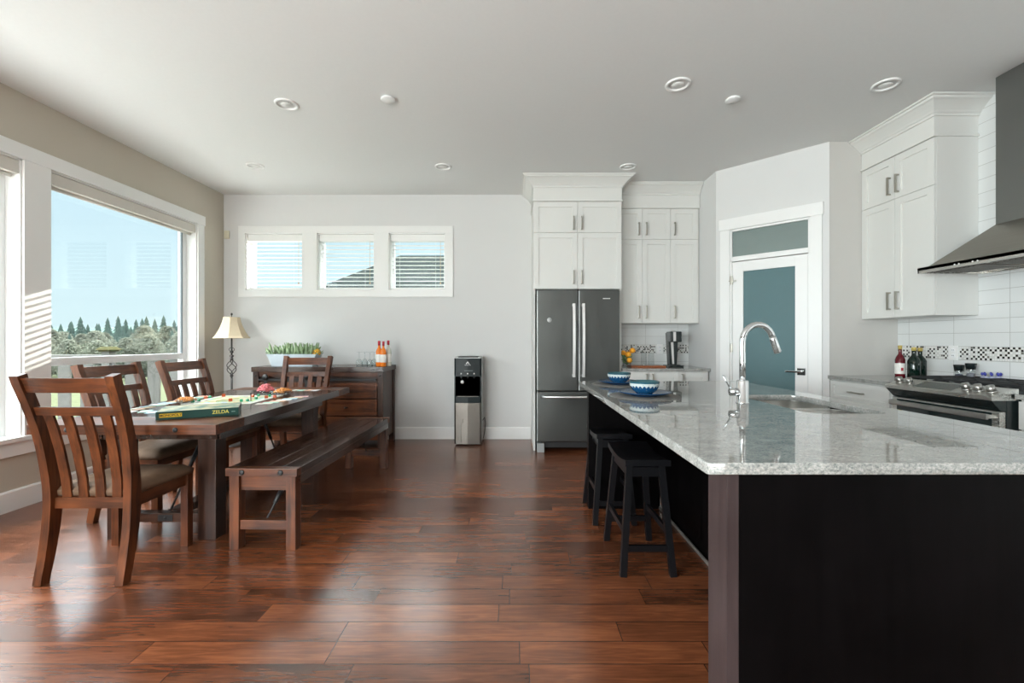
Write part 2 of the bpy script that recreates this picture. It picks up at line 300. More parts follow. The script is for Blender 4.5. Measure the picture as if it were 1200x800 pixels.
# ------------------------------------------------------------------ mesh builder
class MB:
    def __init__(s): s.bm = bmesh.new(); s.mi = 0; s.M = Matrix()
    def _fin(s, vs, smooth=False):
        fs = set()
        for v in vs:
            if v.is_valid:
                for f in v.link_faces: fs.add(f)
        for f in fs: f.material_index = s.mi; f.smooth = smooth
        return s
    def box(s, x0, x1, y0, y1, z0, z1, bev=.0, rot=None):
        r = bmesh.ops.create_cube(s.bm, size=1)
        c = Vector(((x0+x1)/2, (y0+y1)/2, (z0+z1)/2))
        m = Matrix.Translation(c) @ (rot.to_4x4() if rot else Matrix()) @ Matrix.Diagonal((abs(x1-x0), abs(y1-y0), abs(z1-z0), 1))
        bmesh.ops.transform(s.bm, matrix=s.M @ m, verts=r['verts'])
        vs = r['verts']
        if bev:
            es = {e for v in vs for e in v.link_edges}
            q = bmesh.ops.bevel(s.bm, geom=list(es), offset=bev, segments=2, affect='EDGES', profile=.6)
            vs = list({v for f in q['faces'] for v in f.verts}) + [v for v in vs if v.is_valid]
        return s._fin(vs)
    def hexa(s, pts):      # 8 points: bottom 4 (ccw) then top 4
        vs = [s.bm.verts.new(s.M @ Vector(p)) for p in pts]
        for f in ((3, 2, 1, 0), (4, 5, 6, 7), (0, 1, 5, 4), (1, 2, 6, 5), (2, 3, 7, 6), (3, 0, 4, 7)): s.bm.faces.new([vs[i] for i in f])
        return s._fin(vs)
    def prism(s, prof, a, b, axis='x'):   # closed profile (u,v) extruded along axis
        def P(u, v, w): return {'x': (w, u, v), 'y': (u, w, v), 'z': (u, v, w)}[axis]
        A = [s.bm.verts.new(s.M @ Vector(P(u, v, a))) for u, v in prof]; B = [s.bm.verts.new(s.M @ Vector(P(u, v, b))) for u, v in prof]
        n = len(prof)
        s.bm.faces.new(A[::-1]); s.bm.faces.new(B)
        for i in range(n): s.bm.faces.new((A[i], A[(i+1) % n], B[(i+1) % n], B[i]))
        return s._fin(A+B)
    def lathe(s, prof, n=24, c=(0, 0, 0), smooth=True, caps=True):   # prof list (r,z)
        rings = []
        for r, z in prof:
            rings.append([s.bm.verts.new(s.M @ Vector((c[0]+r*math.cos(2*PI*i/n), c[1]+r*math.sin(2*PI*i/n), c[2]+z))) for i in range(n)])
        for a, b in zip(rings, rings[1:]):
            for i in range(n): s.bm.faces.new((a[i], a[(i+1) % n], b[(i+1) % n], b[i]))
        if caps: s.bm.faces.new(rings[0][::-1]); s.bm.faces.new(rings[-1])
        return s._fin([v for r in rings for v in r], smooth)
    def tube(s, pts, r, n=10, caps=True):
        pts = [Vector(p) for p in pts]; rr = r if isinstance(r, (list, tuple)) else [r]*len(pts)
        rings = []; up = None
        for i, p in enumerate(pts):
            d = (pts[min(i+1, len(pts)-1)]-pts[max(i-1, 0)]).normalized()
            if up is None:
                up = Vector((0, 0, 1)) if abs(d.z) < .9 else Vector((1, 0, 0))
            u = (up-d*up.dot(d)).normalized(); v = d.cross(u); up = u
            rings.append([s.bm.verts.new(s.M @ (p+(u*math.cos(2*PI*k/n)+v*math.sin(2*PI*k/n))*rr[i])) for k in range(n)])
        for a, b in zip(rings, rings[1:]):
            for i in range(n): s.bm.faces.new((a[i], a[(i+1) % n], b[(i+1) % n], b[i]))
        if caps: s.bm.faces.new(rings[0][::-1]); s.bm.faces.new(rings[-1])
        return s._fin([v for q in rings for v in q], True)
    def bar(s, p, q, w, h, up=(0, 0, 1)):   # square bar between points
        p, q = Vector(p), Vector(q); d = (q-p).normalized(); up = Vector(up)
        u = (up-d*up.dot(d)).normalized(); v = d.cross(u)
        pts = []
        for o in (p, q):
            for a, b in ((-1, -1), (1, -1), (1, 1), (-1, 1)): pts.append(o+v*a*w/2+u*b*h/2)
        return s.hexa(pts)
    def sweep(s, path, w, h):   # path of (x,y,z) in a plane x=const-ish; rect section w along x, h along normal in yz
        rings = []
        for i, p in enumerate(path):
            p = Vector(p); d = (Vector(path[min(i+1, len(path)-1)])-Vector(path[max(i-1, 0)])).normalized()
            nrm = Vector((0, -d.z, d.y)).normalized()
            ww = w[i] if isinstance(w, (list, tuple)) else w; hh = h[i] if isinstance(h, (list, tuple)) else h
            rings.append([s.bm.verts.new(s.M @ (p+Vector((a*ww/2, 0, 0))+nrm*b*hh/2)) for a, b in ((-1, -1), (1, -1), (1, 1), (-1, 1))])
        for a, b in zip(rings, rings[1:]):
            for i in range(4): s.bm.faces.new((a[i], a[(i+1) % 4], b[(i+1) % 4], b[i]))
        s.bm.faces.new(rings[0][::-1]); s.bm.faces.new(rings[-1])
        return s._fin([v for q in rings for v in q])
    def ball(s, c, r, sub=2, sc=(1, 1, 1), jit=0):
        q = bmesh.ops.create_icosphere(s.bm, subdivisions=sub, radius=1)
        for v in q['verts']:
            k = 1+random.uniform(-jit, jit)
            v.co = s.M @ (Vector(c)+Vector((v.co.x*r*sc[0]*k, v.co.y*r*sc[1]*k, v.co.z*r*sc[2]*k)))
        return s._fin(q['verts'], jit == 0)
    def quad(s, pts):
        vs = [s.bm.verts.new(s.M @ Vector(p)) for p in pts]; s.bm.faces.new(vs); return s._fin(vs)
    def build(s, name, mat, parent=None, loc=(0, 0, 0), rz=0, uv=None):
        bmesh.ops.recalc_face_normals(s.bm, faces=s.bm.faces)
        if uv:
            l = s.bm.loops.layers.uv.new('UVMap')
            for f in s.bm.faces:
                for lp in f.loops: lp[l].uv = uv(lp.vert.co)
        me = bpy.data.meshes.new(name); s.bm.to_mesh(me); s.bm.free()
        for m in (mat if isinstance(mat, (list, tuple)) else [mat]): me.materials.append(m)
        o = bpy.data.objects.new(name, me); COL.objects.link(o); o.location = loc; o.rotation_euler = (0, 0, rz)
        if parent: o.parent = parent
        return o
def tag(o, label=None, cat=None, group=None, kind=None):
    if label: o['label'] = label
    if cat: o['category'] = cat
    if group: o['group'] = group
    if kind: o['kind'] = kind
    return o
def empty(name, loc=(0, 0, 0), rz=0, **k):
    o = bpy.data.objects.new(name, None); COL.objects.link(o); o.location = loc; o.rotation_euler = (0, 0, rz); o.empty_display_size = .05
    return tag(o, **k)
def struct(o, label=None):
    o['kind'] = 'structure'
    if label: o['label'] = label
    return o
def copy_tree(o, parent=None):
    c = o.copy(); COL.objects.link(c)
    if parent: c.parent = parent
    for ch in list(o.children): copy_tree(ch, c)
    return c
def text_mesh(s, size, depth=.0006, name='lettering', mat=None, parent=None, mtx=None, bold=0, xs=1):
    cu = bpy.data.curves.new('txt', 'FONT'); cu.body = s; cu.size = size; cu.extrude = depth; cu.align_x = 'CENTER'; cu.align_y = 'CENTER'; cu.offset = bold
    to = bpy.data.objects.new('txt', cu)
    COL.objects.link(to); bpy.context.view_layer.update()
    me = bpy.data.meshes.new_from_object(to.evaluated_get(bpy.context.evaluated_depsgraph_get()))
    bpy.data.objects.remove(to)
    me.transform(Matrix.Diagonal((xs, 1, 1, 1)))
    if mtx is not None: me.transform(mtx)
    me.materials.clear(); me.materials.append(mat)
    o = bpy.data.objects.new(name, me); COL.objects.link(o); o.parent = parent
    return o
def slab_with_hole(name, outer, holes, thick, mat, loc, bev=.003):
    cu = bpy.data.curves.new('slab', 'CURVE'); cu.dimensions = '2D'; cu.fill_mode = 'BOTH'; cu.extrude = thick/2-bev; cu.bevel_depth = bev; cu.bevel_resolution = 2
    for loop in [outer]+holes:
        sp_ = cu.splines.new('POLY'); sp_.points.add(len(loop)-1); sp_.use_cyclic_u = True
        for i, p in enumerate(loop): sp_.points[i].co = (p[0], p[1], 0, 1)
    to = bpy.data.objects.new('slab', cu); COL.objects.link(to); bpy.context.view_layer.update()
    me = bpy.data.meshes.new_from_object(to.evaluated_get(bpy.context.evaluated_depsgraph_get()))
    bpy.data.objects.remove(to); me.materials.clear(); me.materials.append(mat)
    o = bpy.data.objects.new(name, me); COL.objects.link(o); o.location = loc
    return o
def rrect(x0, x1, y0, y1, r, n=6):
    out = []
    for cx, cy, a0 in ((x1-r, y1-r, 0), (x0+r, y1-r, 90), (x0+r, y0+r, 180), (x1-r, y0+r, 270)):
        for i in range(n+1):
            a = math.radians(a0+90*i/n); out.append((cx+r*math.cos(a), cy+r*math.sin(a)))
    return out

# ================================================================== SETTING
struct(MB().box(XL-.1, XR+.1, YR-.1, YB+.1, -.12, 0).build('floor', FLOORM), 'reddish brown hardwood plank floor')
struct(MB().box(XL-.2, XR+.2, YR-.2, YB+.2, ZC, ZC+.15).build('ceiling', CEIL), 'white flat ceiling')
def wall_strip(name, mat, axis, at, thick, a0, a1, holes, z1=ZC):
    m = MB()
    def bx(a, b, z0, z1_):
        if axis == 'y': m.box(at, at+thick, a, b, z0, z1_)
        else: m.box(a, b, at, at+thick, z0, z1_)
    cur = a0
    for (a, b, z0, z1h) in sorted(holes):
        bx(cur, a, 0, z1); bx(a, b, 0, z0); bx(a, b, z1h, z1); cur = b
    bx(cur, a1, 0, z1)
    return struct(m.build(name, mat))
wall_strip('wall_left', TAUPE, 'y', XL, -.2, YR, YB, [(a, b, WZ0, WZ1) for a, b in WIN_L])['label'] = 'taupe painted wall with the tall windows'
wall_strip('wall_back', WALL, 'x', YB, .2, XL-.2, XR+.2, [(a, b, BZ0, BZ1) for a, b in WIN_B])['label'] = 'pale grey wall with three small high windows'
wall_strip('wall_rear', plain('darkened_rear_wall', (.15, .13, .115), .8), 'x', YR, -.2, XL-.2, XR+.2, [(a, b, .1, 2.5) for a, b in REAR])  # unseen wall darkened to dim reflections in refrigerator and island
wr = MB().box(XR, XR+.2, YR, YB, 0, ZC)
struct(wr.build('wall_right', TILE, uv=lambda c: (c.y-3.149+.403*20, c.z-1.075+.105*20)), 'white tiled wall behind the cooking range')
# nook side wall, angled pantry wall, return wall
struct(MB().box(2.17, 2.29, 4.78, YB, 0, ZC).build('wall_nook', WALL))
PR = (2.17, 4.78, 0); PA = -PI/4; PL = math.hypot(.72, .71)
m = MB(); t0, t1, dz = .144, .862, 2.41
m.box(0, t0, 0, .11, 0, ZC); m.box(t1, PL+.0, 0, .11, 0, ZC); m.box(t0, t1, 0, .11, dz, ZC)
struct(m.build('wall_pantry', WALL, loc=PR, rz=PA), 'angled pale wall around the pantry door')
struct(MB().box(2.885, XR, 4.07, 4.18, 0, ZC).build('wall_return', plain('wall_paint_shaded', (.56, .545, .52), .78, noise=.015)), 'shaded pale wall beside the white wall cabinet')  # wall paint darkened, corner shade put into the colour
# baseboards
def base_prof(h=.149): return [(0, 0), (-.016, 0), (-.016, h-.012), (-.010, h), (0, h)]
struct(MB().prism(base_prof(), XL, .20, 'x').build('baseboard_back', TRIM, loc=(0, YB, 0)))
struct(MB().prism([(-u, v) for u, v in base_prof()], YR, YB, 'y').build('baseboard_left', TRIM, loc=(XL, 0, 0)))
struct(MB().prism(base_prof(), 2.89, 2.9, 'x').build('baseboard_return', TRIM, loc=(0, 4.07, 0)))

# ---- left windows
for i, (a, b) in enumerate(WIN_L):
    w_ = empty(f'window_{i+1}', (XL, a, WZ0), kind='structure', label='tall white framed window in the taupe wall')
    L, H = b-a, WZ1-WZ0
    m = MB()       # jamb lining
    m.box(-.2, 0, 0, .012, 0, H).box(-.2, 0, L-.012, L, 0, H).box(-.2, 0, 0, L, H-.012, H)
    m.build('jamb_lining', TRIM, w_)
    m = MB(); x0, x1 = -.17, -.11; f = .05; R0, R1 = .50, .565
    m.box(x0, x1, .013, .013+f, .001, H-.013, .002).box(x0, x1, L-.013-f, L-.013, .001, H-.013, .002)
    for z0_, z1_ in ((.001, f), (H-f-.013, H-.013), (R0, R1)): m.box(x0+.003, x1-.003, .013+f, L-.013-f, z0_, z1_, .002)
    m.build('window_frame', VINYL, w_)
    MB().box(x0+.026, x0+.032, .05, L-.05, R1-.01, H-f).build('pane', GLASS, w_)
    MB().box(x0+.026, x0+.032, .05, L-.05, f-.01, R0+.01).build('pane', GLASS, w_)
    MB().box(x0+.034, x1-.004, L-.012-f-.010, L-.012-f+.001, R1, H-f-.01).build('gasket', plain('gasket_%d' % i, (.10, .12, .13), .5), w_)
    MB().box(-.2, .035, -.11 if i else -.11, L+.11, -.028, .005, .003).build('window_sill', TRIM, w_)
# casing around the left windows
m = MB(); Y0, Y1 = WIN_L[-1][0]-.1, WIN_L[0][1]+.1
m.box(XL, XL+.022, Y0, Y1+.012, WZ1, WZ1+.11, .003)
m.box(XL, XL+.018, Y0, Y1, WZ0-.128, WZ0-.028, .003)
ed = sorted(WIN_L); cur = Y0
for a, b in ed: m.box(XL, XL+.018, cur, a, WZ0, WZ1, .002); cur = b
m.box(XL, XL+.018, cur, Y1, WZ0, WZ1, .002)
struct(m.build('trim_1', TRIM), 'white flat casing around the tall windows')
for i, (a, b) in enumerate(WIN_L[:3]):
    s_ = empty('roller_shade', (XL-.05, (a+b)/2, WZ1-.015), label=['beige roller shade rolled up at the top of the large window near the corner', 'beige roller shade rolled up in the window cut by the left picture edge', 'beige roller shade rolled up in a window behind the viewpoint'][i], cat='roller shade')
    L = b-a-.03
    MB().box(-.05, .045, -L/2, L/2, -.095, 0, .004).build('cassette', SHADE, s_)
    MB().tube([(-.01, -L/2+.01, -.105), (-.01, L/2-.01, -.105)], .016).build('hem_bar', SHADE, s_)

# ---- back windows
m = MB(); cy0, cy1 = YB-.018, YB
xs = [-3.44, -.767]
m.box(xs[0], xs[1], cy0, cy1, BZ1, 2.654, .002).box(xs[0], xs[1], cy0, cy1, 1.77, BZ0, .002)
cur = xs[0]
for a, b in WIN_B: m.box(cur, a, cy0, cy1, BZ0, BZ1, .001); cur = b
m.box(cur, xs[1], cy0, cy1, BZ0, BZ1, .001)
struct(m.build('trim_2', TRIM), 'white flat casing around three high windows')
BL = ['white slatted blind in the leftmost small high window', 'white slatted blind in the middle small high window', 'white slatted blind in the small high window nearest the refrigerator']
for i, (a, b) in enumerate(WIN_B):
    w_ = empty(f'window_{i+5}', (a, YB, BZ0), kind='structure', label='small high window in the pale back wall'); L, H = b-a, BZ1-BZ0
    MB().box(0, .012, 0, .2, 0, H).box(L-.012, L, 0, .2, 0, H).box(0, L, 0, .2, H-.012, H).box(0, L, 0, .2, 0, .012).build('jamb_lining', TRIM, w_)
    f = .035
    MB().box(0, f, .11, .17, 0, H, .003).box(L-f, L, .11, .17, 0, H, .003).box(0, L, .11, .17, 0, f, .003).box(0, L, .11, .17, H-f, H, .003).build('window_frame', VINYL, w_)
    MB().box(f-.01, L-f+.01, .138, .144, f-.01, H-f+.01).build('pane', GLASS, w_)
    s_ = empty('window_blind', ((a+b)/2, YB+.055, BZ1-.013), label=BL[i], cat='blind', group='blinds in the three high windows')
    hw = L/2-.016
    MB().box(-hw, hw, -.035, -.022, -.082, 0, .003).build('valance', SLAT, s_)
    MB().box(-hw+.003, hw-.003, -.02, .025, -.045, -.002).build('headrail', SLAT, s_)
    m = MB()
    for k in range(12):
        z = -.085-.0495*k
        m.M = Matrix.Translation((0, 0, z)) @ Matrix.Rotation(math.radians(-4), 4, 'X')
        m.prism([(-.025, 0), (0, .002), (.025, 0), (0, .0042)], -hw+.004, hw-.004)
    m.M = Matrix(); m.build('slats', SLAT, s_)
    MB().box(-hw+.004, hw-.004, -.024, .024, -H+.034, -H+.05, .003).build('bottom_rail', SLAT, s_)
    for x in (-hw+.11, hw-.11):
        MB().tube([(x, -.026, -.04), (x, -.026, -H+.04)], .0011, 5).build('ladder_cord', SLAT, s_)
    MB().tube([(hw-.05, -.03, -.08), (hw-.05, -.03, -.60)], .0018, 6).ball((hw-.05, -.03, -.61), .009, 1, (1, 1, 1.5)).build('pull_cord', plain('wood_tassel%d' % i, (.55, .38, .2), .5), s_)

# ---- rear opening frames (added behind the viewpoint for fill light)
for i, (a, b) in enumerate(REAR):
    w_ = empty(f'window_{i+8}', (a, YR, .1), kind='structure'); L, H = b-a, 2.4
    m = MB(); f = .06
    for x in (0, L/2-f/2, L-f): m.box(x, x+f, -.12, -.06, 0, H)
    m.box(0, L, -.12, -.06, 0, f).box(0, L, -.12, -.06, H-f, H); m.build('window_frame', VINYL, w_)
    MB().box(.04, L-.04, -.093, -.088, .04, H-.04).build('pane', GLASS, w_)

# ---- pantry door
dr = empty('door_1', PR, PA, kind='structure', label='white pantry door with frosted teal glass and transom')
m = MB()
m.box(t0-.095, t0, -.02, 0, 0, 2.39, .002).box(t1, t1+.095, -.02, 0, 0, 2.39, .002).box(t0-.105, t1+.105, -.026, 0, 2.39, 2.507, .003)
m.build('casing', TRIM, dr)
MB().box(t0-.001, t0+.018, 0, .11, 0, 2.41).box(t1-.018, t1+.001, 0, .11, 0, 2.41).box(t0, t1, 0, .11, 2.37, 2.41).box(t0, t1, .0, .11, 2.055, 2.105, .002).build('jamb', TRIM, dr)
MB().box(t0+.01, t1-.01, .03, .036, 2.1, 2.375).build('transom_pane', plain('transom_glass', (.20, .25, .24), .1), dr)
a, b = t0+.021, t1-.021; st = .105
m = MB(); m.box(a, a+st, .008, .048, .012, 2.048, .002).box(b-st, b, .008, .048, .012, 2.048, .002).box(a+st, b-st, .008, .048, 1.945, 2.048).box(a+st, b-st, .008, .048, .012, .25)
m.build('door_slab', TRIM, dr)
MB().box(a+st-.008, b-st+.008, .024, .032, .24, 1.955).build('door_pane', FROST, dr)
h = MB(); hx = b-.052
h.box(hx-.034, hx+.034, -.006, .008, .897, .965, .003).tube([(hx, -.004, .931), (hx, -.045, .931)], .010).box(hx-.125, hx+.012, -.055, -.035, .922, .940, .004)
h.build('door_handle', CHROME, dr)
for z in (.28, 1.15, 1.86):
    MB().box(a-.02, a+.004, -.004, .010, z-.045, z+.045, .001).build('hinge', NICKEL, dr)
MB().box(a-.03, a+.04, -.02, -.004, 1.845, 1.855).box(a-.002, a+.012, -.016, .0, 1.83, 1.88, .002).build('hinge_stop', NICKEL, dr)

# ================================================================== CABINETRY
def pull(parent, x, z, L=.15, vert=True, y=-.02):
    m = MB(); r = .006
    if vert:
        m.box(x-r, x+r, y-.034, y-.022, z-L/2, z+L/2, .001).box(x-r, x+r, y-.024, y, z-L/2, z-L/2+.012).box(x-r, x+r, y-.024, y, z+L/2-.012, z+L/2)
    else:
        m.box(x-L/2, x+L/2, y-.034, y-.022, z-r, z+r, .001).box(x-L/2, x-L/2+.012, y-.024, y, z-r, z+r).box(x+L/2-.012, x+L/2, y-.024, y, z-r, z+r)
    return m.build('handle', NICKEL, parent)
def shaker(parent, x0, x1, z0, z1, name='door', rail=.057, mat=None, hx=None, hz=None, hv=True, hl=.15):
    g = .0016; x0 += g; x1 -= g; z0 += g; z1 -= g
    m = MB(); e = .0012
    m.box(x0, x0+rail, -.02, 0, z0, z1, e).box(x1-rail, x1, -.02, 0, z0, z1, e).box(x0+rail-.002, x1-rail+.002, -.0195, 0, z1-rail, z1).box(x0+rail-.002, x1-rail+.002, -.0195, 0, z0, z0+rail)
    m.box(x0+rail-.003, x1-rail+.003, -.008, 0, z0+rail-.003, z1-rail+.003)
    d = m.build(name, mat or CAB, parent)
    if hx is not None: pull(d, hx, hz, hl, hv)
    return d
def crown(parent, path, z0=2.925, z1=ZC, proj=.12):
    # path: list of (x,y) in the cabinet's local plan, with outward miter directions
    prof = [(0, 0), (.012, 0), (.014, .018), (.022, .022), (.03, .035), (.055, .06), (.085, .085), (.10, .092), (.105, .105), (.12, .108), (.12, z1-z0-.002), (0, z1-z0-.002)]
    m = MB(); rings = []
    for (x, y, dx, dy) in path:
        rings.append([m.bm.verts.new((x+dx*o, y+dy*o, z0+z)) for o, z in prof])
    n = len(prof)
    for A, B in zip(rings, rings[1:]):
        for i in range(n): m.bm.faces.new((A[i], A[(i+1) % n], B[(i+1) % n], B[i]))
    m.bm.faces.new(rings[0]); m.bm.faces.new(rings[-1][::-1])
    m._fin([v for r in rings for v in r])
    return m.build('crown_moulding', CAB, parent)

# tall surround over the refrigerator : front plane y=4.95
CF = empty('refrigerator_cabinet', (.70, 4.95, 0), label='white cabinet with four doors and crown over and around the refrigerator', cat='cabinet')
x0, x1, D = -.49, .49, YB-4.95-.002
m = MB(); m.box(x0, x0+.02, 0, D, 0, 2.93).box(x1-.02, x1, 0, D, 0, 2.93).box(x0+.02, x1-.02, .02, D, 1.80, 2.93)
m.build('body', CAB, CF)
MB().box(x0-.002, x1+.002, -.02, .0, 2.785, 2.93).box(x0-.014, x1+.014, -.034, .0, 2.772, 2.79, .004).box(x0-.014, x0, -.0, .5, 2.772, 2.79).build('frieze', CAB, CF)
for (a, b, hx) in ((x0+.0, .0, -.045), (.0, x1, .045)):
    shaker(CF, a, b, 2.425, 2.77, hx=hx, hz=2.53); shaker(CF, a, b, 1.80, 2.425, hx=hx, hz=1.93)
crown(CF, [(x0, D, -1, 0), (x0, -.02, -1, -1), (x1, -.02, 1, -1), (x1, D, 1, 0)])

# nook wall cabinets front plane y=5.21
CN = empty('wall_cabinet', (1.19, 5.21, 0), label='white wall cabinet with six doors in the recess right of the refrigerator', cat='cabinet')
D = YB-5.21-.002; W = 2.165-1.19
MB().box(0, W, 0, D, 1.43, 2.93).build('body', CAB, CN)
MB().box(0, W, -.02, 0, 2.785, 2.93).box(0, W, -.032, 0, 2.772, 2.79, .004).build('frieze', CAB, CN)
dx = [0, .305, .635, .955]
for k in range(3):
    a, b = dx[k], dx[k+1]; hx = [b-.045, a+.045, a+.045][k]
    shaker(CN, a, b, 2.41, 2.77, hx=hx, hz=2.53); shaker(CN, a, b, 1.43, 2.41, hx=hx, hz=1.56)
crown(CN, [(0, -.02, 0, -1), (W-.001, -.02, 0, -1)], proj=.1)
# nook base cabinet
CB = empty('base_cabinet', (1.19, 4.94, 0), label='white base cabinet under the grey stone counter right of the refrigerator', cat='cabinet')
MB().box(0, W-.01, 0, YB-4.94-.002, .1, .885).box(0.02, W-.03, .06, .5, 0, .1).build('body', CAB, CB)
for k in range(3):
    a, b = dx[k], dx[k+1]; hx = [b-.035, a+.035, a+.035][k]
    shaker(CB, a, b, .11, .875, hx=hx, hz=.80, hl=.12)
tag(MB().box(1.192, 2.165, 4.90, YB-.012, .886, .918, .003).build('countertop', GRAN), 'short grey speckled stone countertop in the recess right of the refrigerator', 'countertop')
# nook backsplash
struct(MB().box(1.19, 2.168, YB-.009, YB-.001, .92, 1.43).build('trim_3', TILE, uv=lambda c: (c.x-2.035+.403*20, c.z-1.07+.105*20)), 'white tile backsplash in the recess')
for a, b in ((1.2, 1.762), (1.858, 2.165)):
    struct(MB().box(a, b, YB-.0115, YB-.009, 1.072, 1.174).build('trim_4', MOSA, uv=lambda c: (c.x, c.z-1.072)), 'black and white mosaic band in the recess')
def outlet(name, loc, rz, label):
    o = empty(name, loc, rz, label=label, cat='outlet')
    MB().box(-.038, .038, -.006, 0, -.058, .058, .002).build('cover_plate', TRIM, o)
    for z in (-.022, .022):
        f = MB().box(-.017, .017, -.008, -.005, z-.015, z+.015, .002).build('socket', VINYL, o)
        MB().box(-.007, -.005, -.0086, -.007, z-.003, z+.006).box(.005, .007, -.0086, -.007, z-.003, z+.006).box(-.007, .007, -.0083, -.0075, z+.001, z+.0018).build('slots', BLACKP, f)
    return o
outlet('wall_outlet', (1.81, YB-.0095, 1.123), 0, 'white outlet plate between mosaic strips in the recess by the refrigerator')
outlet('wall_outlet', (XR-.002, 3.55, 1.128), -PI/2, 'white outlet plate between mosaic strips on the tiled wall behind the range')
for a, b in ((3.60, 4.068), (.2, 3.50)):
    struct(MB().box(XR-.003, XR, a, b, 1.077, 1.178).build('trim_5', MOSA, uv=lambda c: (c.y, c.z-1.077)), 'black and white mosaic band along the tiled wall')

# right-hand wall cabinet (faces -X)
CR = empty('wall_cabinet', (3.2, 4.066, 0), -PI/2, label='white four-door wall cabinet with crown left of the range hood', cat='cabinet')
W = 4.066-3.363; D = XR-3.2-.002
MB().box(0, W, 0, D, 1.42, 2.93).build('body', CAB, CR)
MB().box(0, W, -.02, 0, 2.785, 2.93).box(0, W+.012, -.034, 0, 2.772, 2.79, .004).box(W, W+.012, -.0, D, 2.772, 2.79, .003).build('frieze', CAB, CR)
hw = W/2
for (a, b, hx) in ((0, hw, hw-.04), (hw, W, hw+.04)):
    shaker(CR, a, b, 2.41, 2.77, hx=hx, hz=2.53); shaker(CR, a, b, 1.42, 2.41, hx=hx, hz=1.56)
crown(CR, [(0, -.02, 0, -1), (W, -.02, 1, -1), (W, D, 1, 0)])
# base cabinets along right wall
CL = empty('base_cabinet', (2.905, 4.066, 0), -PI/2, label='white base cabinet with drawers left of the cooking range', cat='cabinet')
W = 4.066-3.405
MB().box(0, W, 0, .60, .1, .878).box(0, W, .06, .55, 0, .1).build('body', CAB, CL)
shaker(CL, .01, W-.01, .70, .868, 'drawer', .04, hx=W/2, hz=.785, hv=False)
shaker(CL, .01, W-.01, .41, .695, 'drawer', .05, hx=W/2, hz=.56, hv=False); shaker(CL, .01, W-.01, .11, .405, 'drawer', .05, hx=W/2, hz=.27, hv=False)
tag(MB().box(2.868, XR-.004, 3.402, 4.066, .879, .909, .003).build('countertop', GRAN), 'grey speckled stone countertop piece left of the cooking range', 'countertop')
CL2 = empty('base_cabinet', (3.00, 2.625, 0), -PI/2, label='white base cabinet at the right picture edge, near side of the range', cat='cabinet')
W = 2.4
MB().box(0, W, 0, .51, .1, .878).box(0, W, .06, .50, 0, .1).build('body', CAB, CL2)
for k in range(4):
    shaker(CL2, k*.6, k*.6+.6, .70, .868, 'drawer', .04, hx=k*.6+.3, hz=.785, hv=False); shaker(CL2, k*.6, k*.6+.6, .11, .695, hx=k*.6+.05, hz=.6)
tag(MB().box(2.965, XR-.004, .225, 2.632, .879, .909, .003).build('countertop', GRAN), 'grey speckled stone countertop at the right picture edge, near side of the range', 'countertop')

# ================================================================== REFRIGERATOR
F = empty('refrigerator', (.697, 4.86, 0), label='dark stainless french-door refrigerator with bottom freezer drawer', cat='refrigerator')
hw = .455
MB().box(-hw+.006, hw-.006, .07, .66, .05, 1.775, .004).build('body', plain('fridge_grey', (.12, .125, .125), .45, .4), F)
for (a, b, hx, s) in ((-hw, -.003, -.052, -1), (.003, hw, .052, 1)):
    d = MB().box(a, b, 0, .068, .672, 1.785, .012).build('door', DSTEEL, F)
    pts = []; n = 12
    for i in range(n+1):
        u = i/n; z = .83+.80*u; pts.append((hx, -.045-.022*math.sin(PI*u), z))
    h = MB().sweep(pts, .028, .016); h.box(hx-.012, hx+.012, -.05, 0, .835, .86).box(hx-.012, hx+.012, -.05, 0, 1.60, 1.625)
    h.build('handle', BRIGHT, d)
d = MB().box(-hw, hw, 0, .068, .115, .664, .012).build('freezer_drawer', DSTEEL, F)
MB().tube([(-.40, -.02, .615), (-.38, -.052, .615), (-.2, -.064, .615), (0, -.068, .615), (.2, -.064, .615), (.38, -.052, .615), (.40, -.02, .615)], .013).box(-.40, -.375, -.03, 0, .603, .627).box(.375, .40, -.03, 0, .603, .627).build('handle', BRIGHT, d)
MB().box(-hw+.05, hw-.05, .05, .08, .045, .112).build('grille', BLACKM, F)
MB().box(-hw+.005, -hw+.085, .0, .09, .0, .1, .006).box(hw-.085, hw-.005, 0, .09, 0, .1, .006).build('foot', plain('foot_grey', (.35, .36, .36), .4, .3), F)
MB().tube([(-.315, -.0005, 1.452), (-.315, -.004, 1.452)], .026, 24).build('sticker', plain('sticker_white', (.5, .52, .52), .4), F)
MB().box(.27, .35, -.002, .001, 1.682, 1.692).build('badge', BRIGHT, F)

# ================================================================== RANGE
RG = empty('cooking_range', (2.90, 3.02, 0), -PI/2, label='stainless slide-in gas range with five knobs and black grates', cat='stove')
w2 = .378
MB().box(-w2, w2, .03, .60, .03, .905, .003).build('body', plain('range_side_black', (.012, .018, .018), .3), RG)
MB().prism([(-.06, .868), (-.062, .892), (.075, .938), (.10, .938), (.10, .868)], -w2-.002, w2+.002).build('control_panel', STEELX, RG)
MB().prism([(-.058, .867), (.0, .805), (.04, .805), (.04, .867)], -w2+.002, w2-.002).build('vent_trim', BLACKP, RG)
n_ = Vector((0, -.32, .947))
def on_panel(x, v, up=0):   # v 0..1 across slope
    return Vector((x, -.062+.137*v, .892+.046*v)) + Vector((0, -.318, .948))*up
kn = MB(); KNOB = plain('satin_knob_metal', (.42, .41, .39), .3, 1)
for x in (-.315, -.235, .175, .25, .325):
    k = MB(); k.tube([on_panel(x, .45, 0), on_panel(x, .45, .010)], .027, 20); k.tube([on_panel(x, .45, .010), on_panel(x, .45, .042)], [.024, .020], 20)
    k.build('knob', KNOB, RG)
kn.bm.free()
a, b = on_panel(-.17, .2, .001), on_panel(.11, .9, .002)
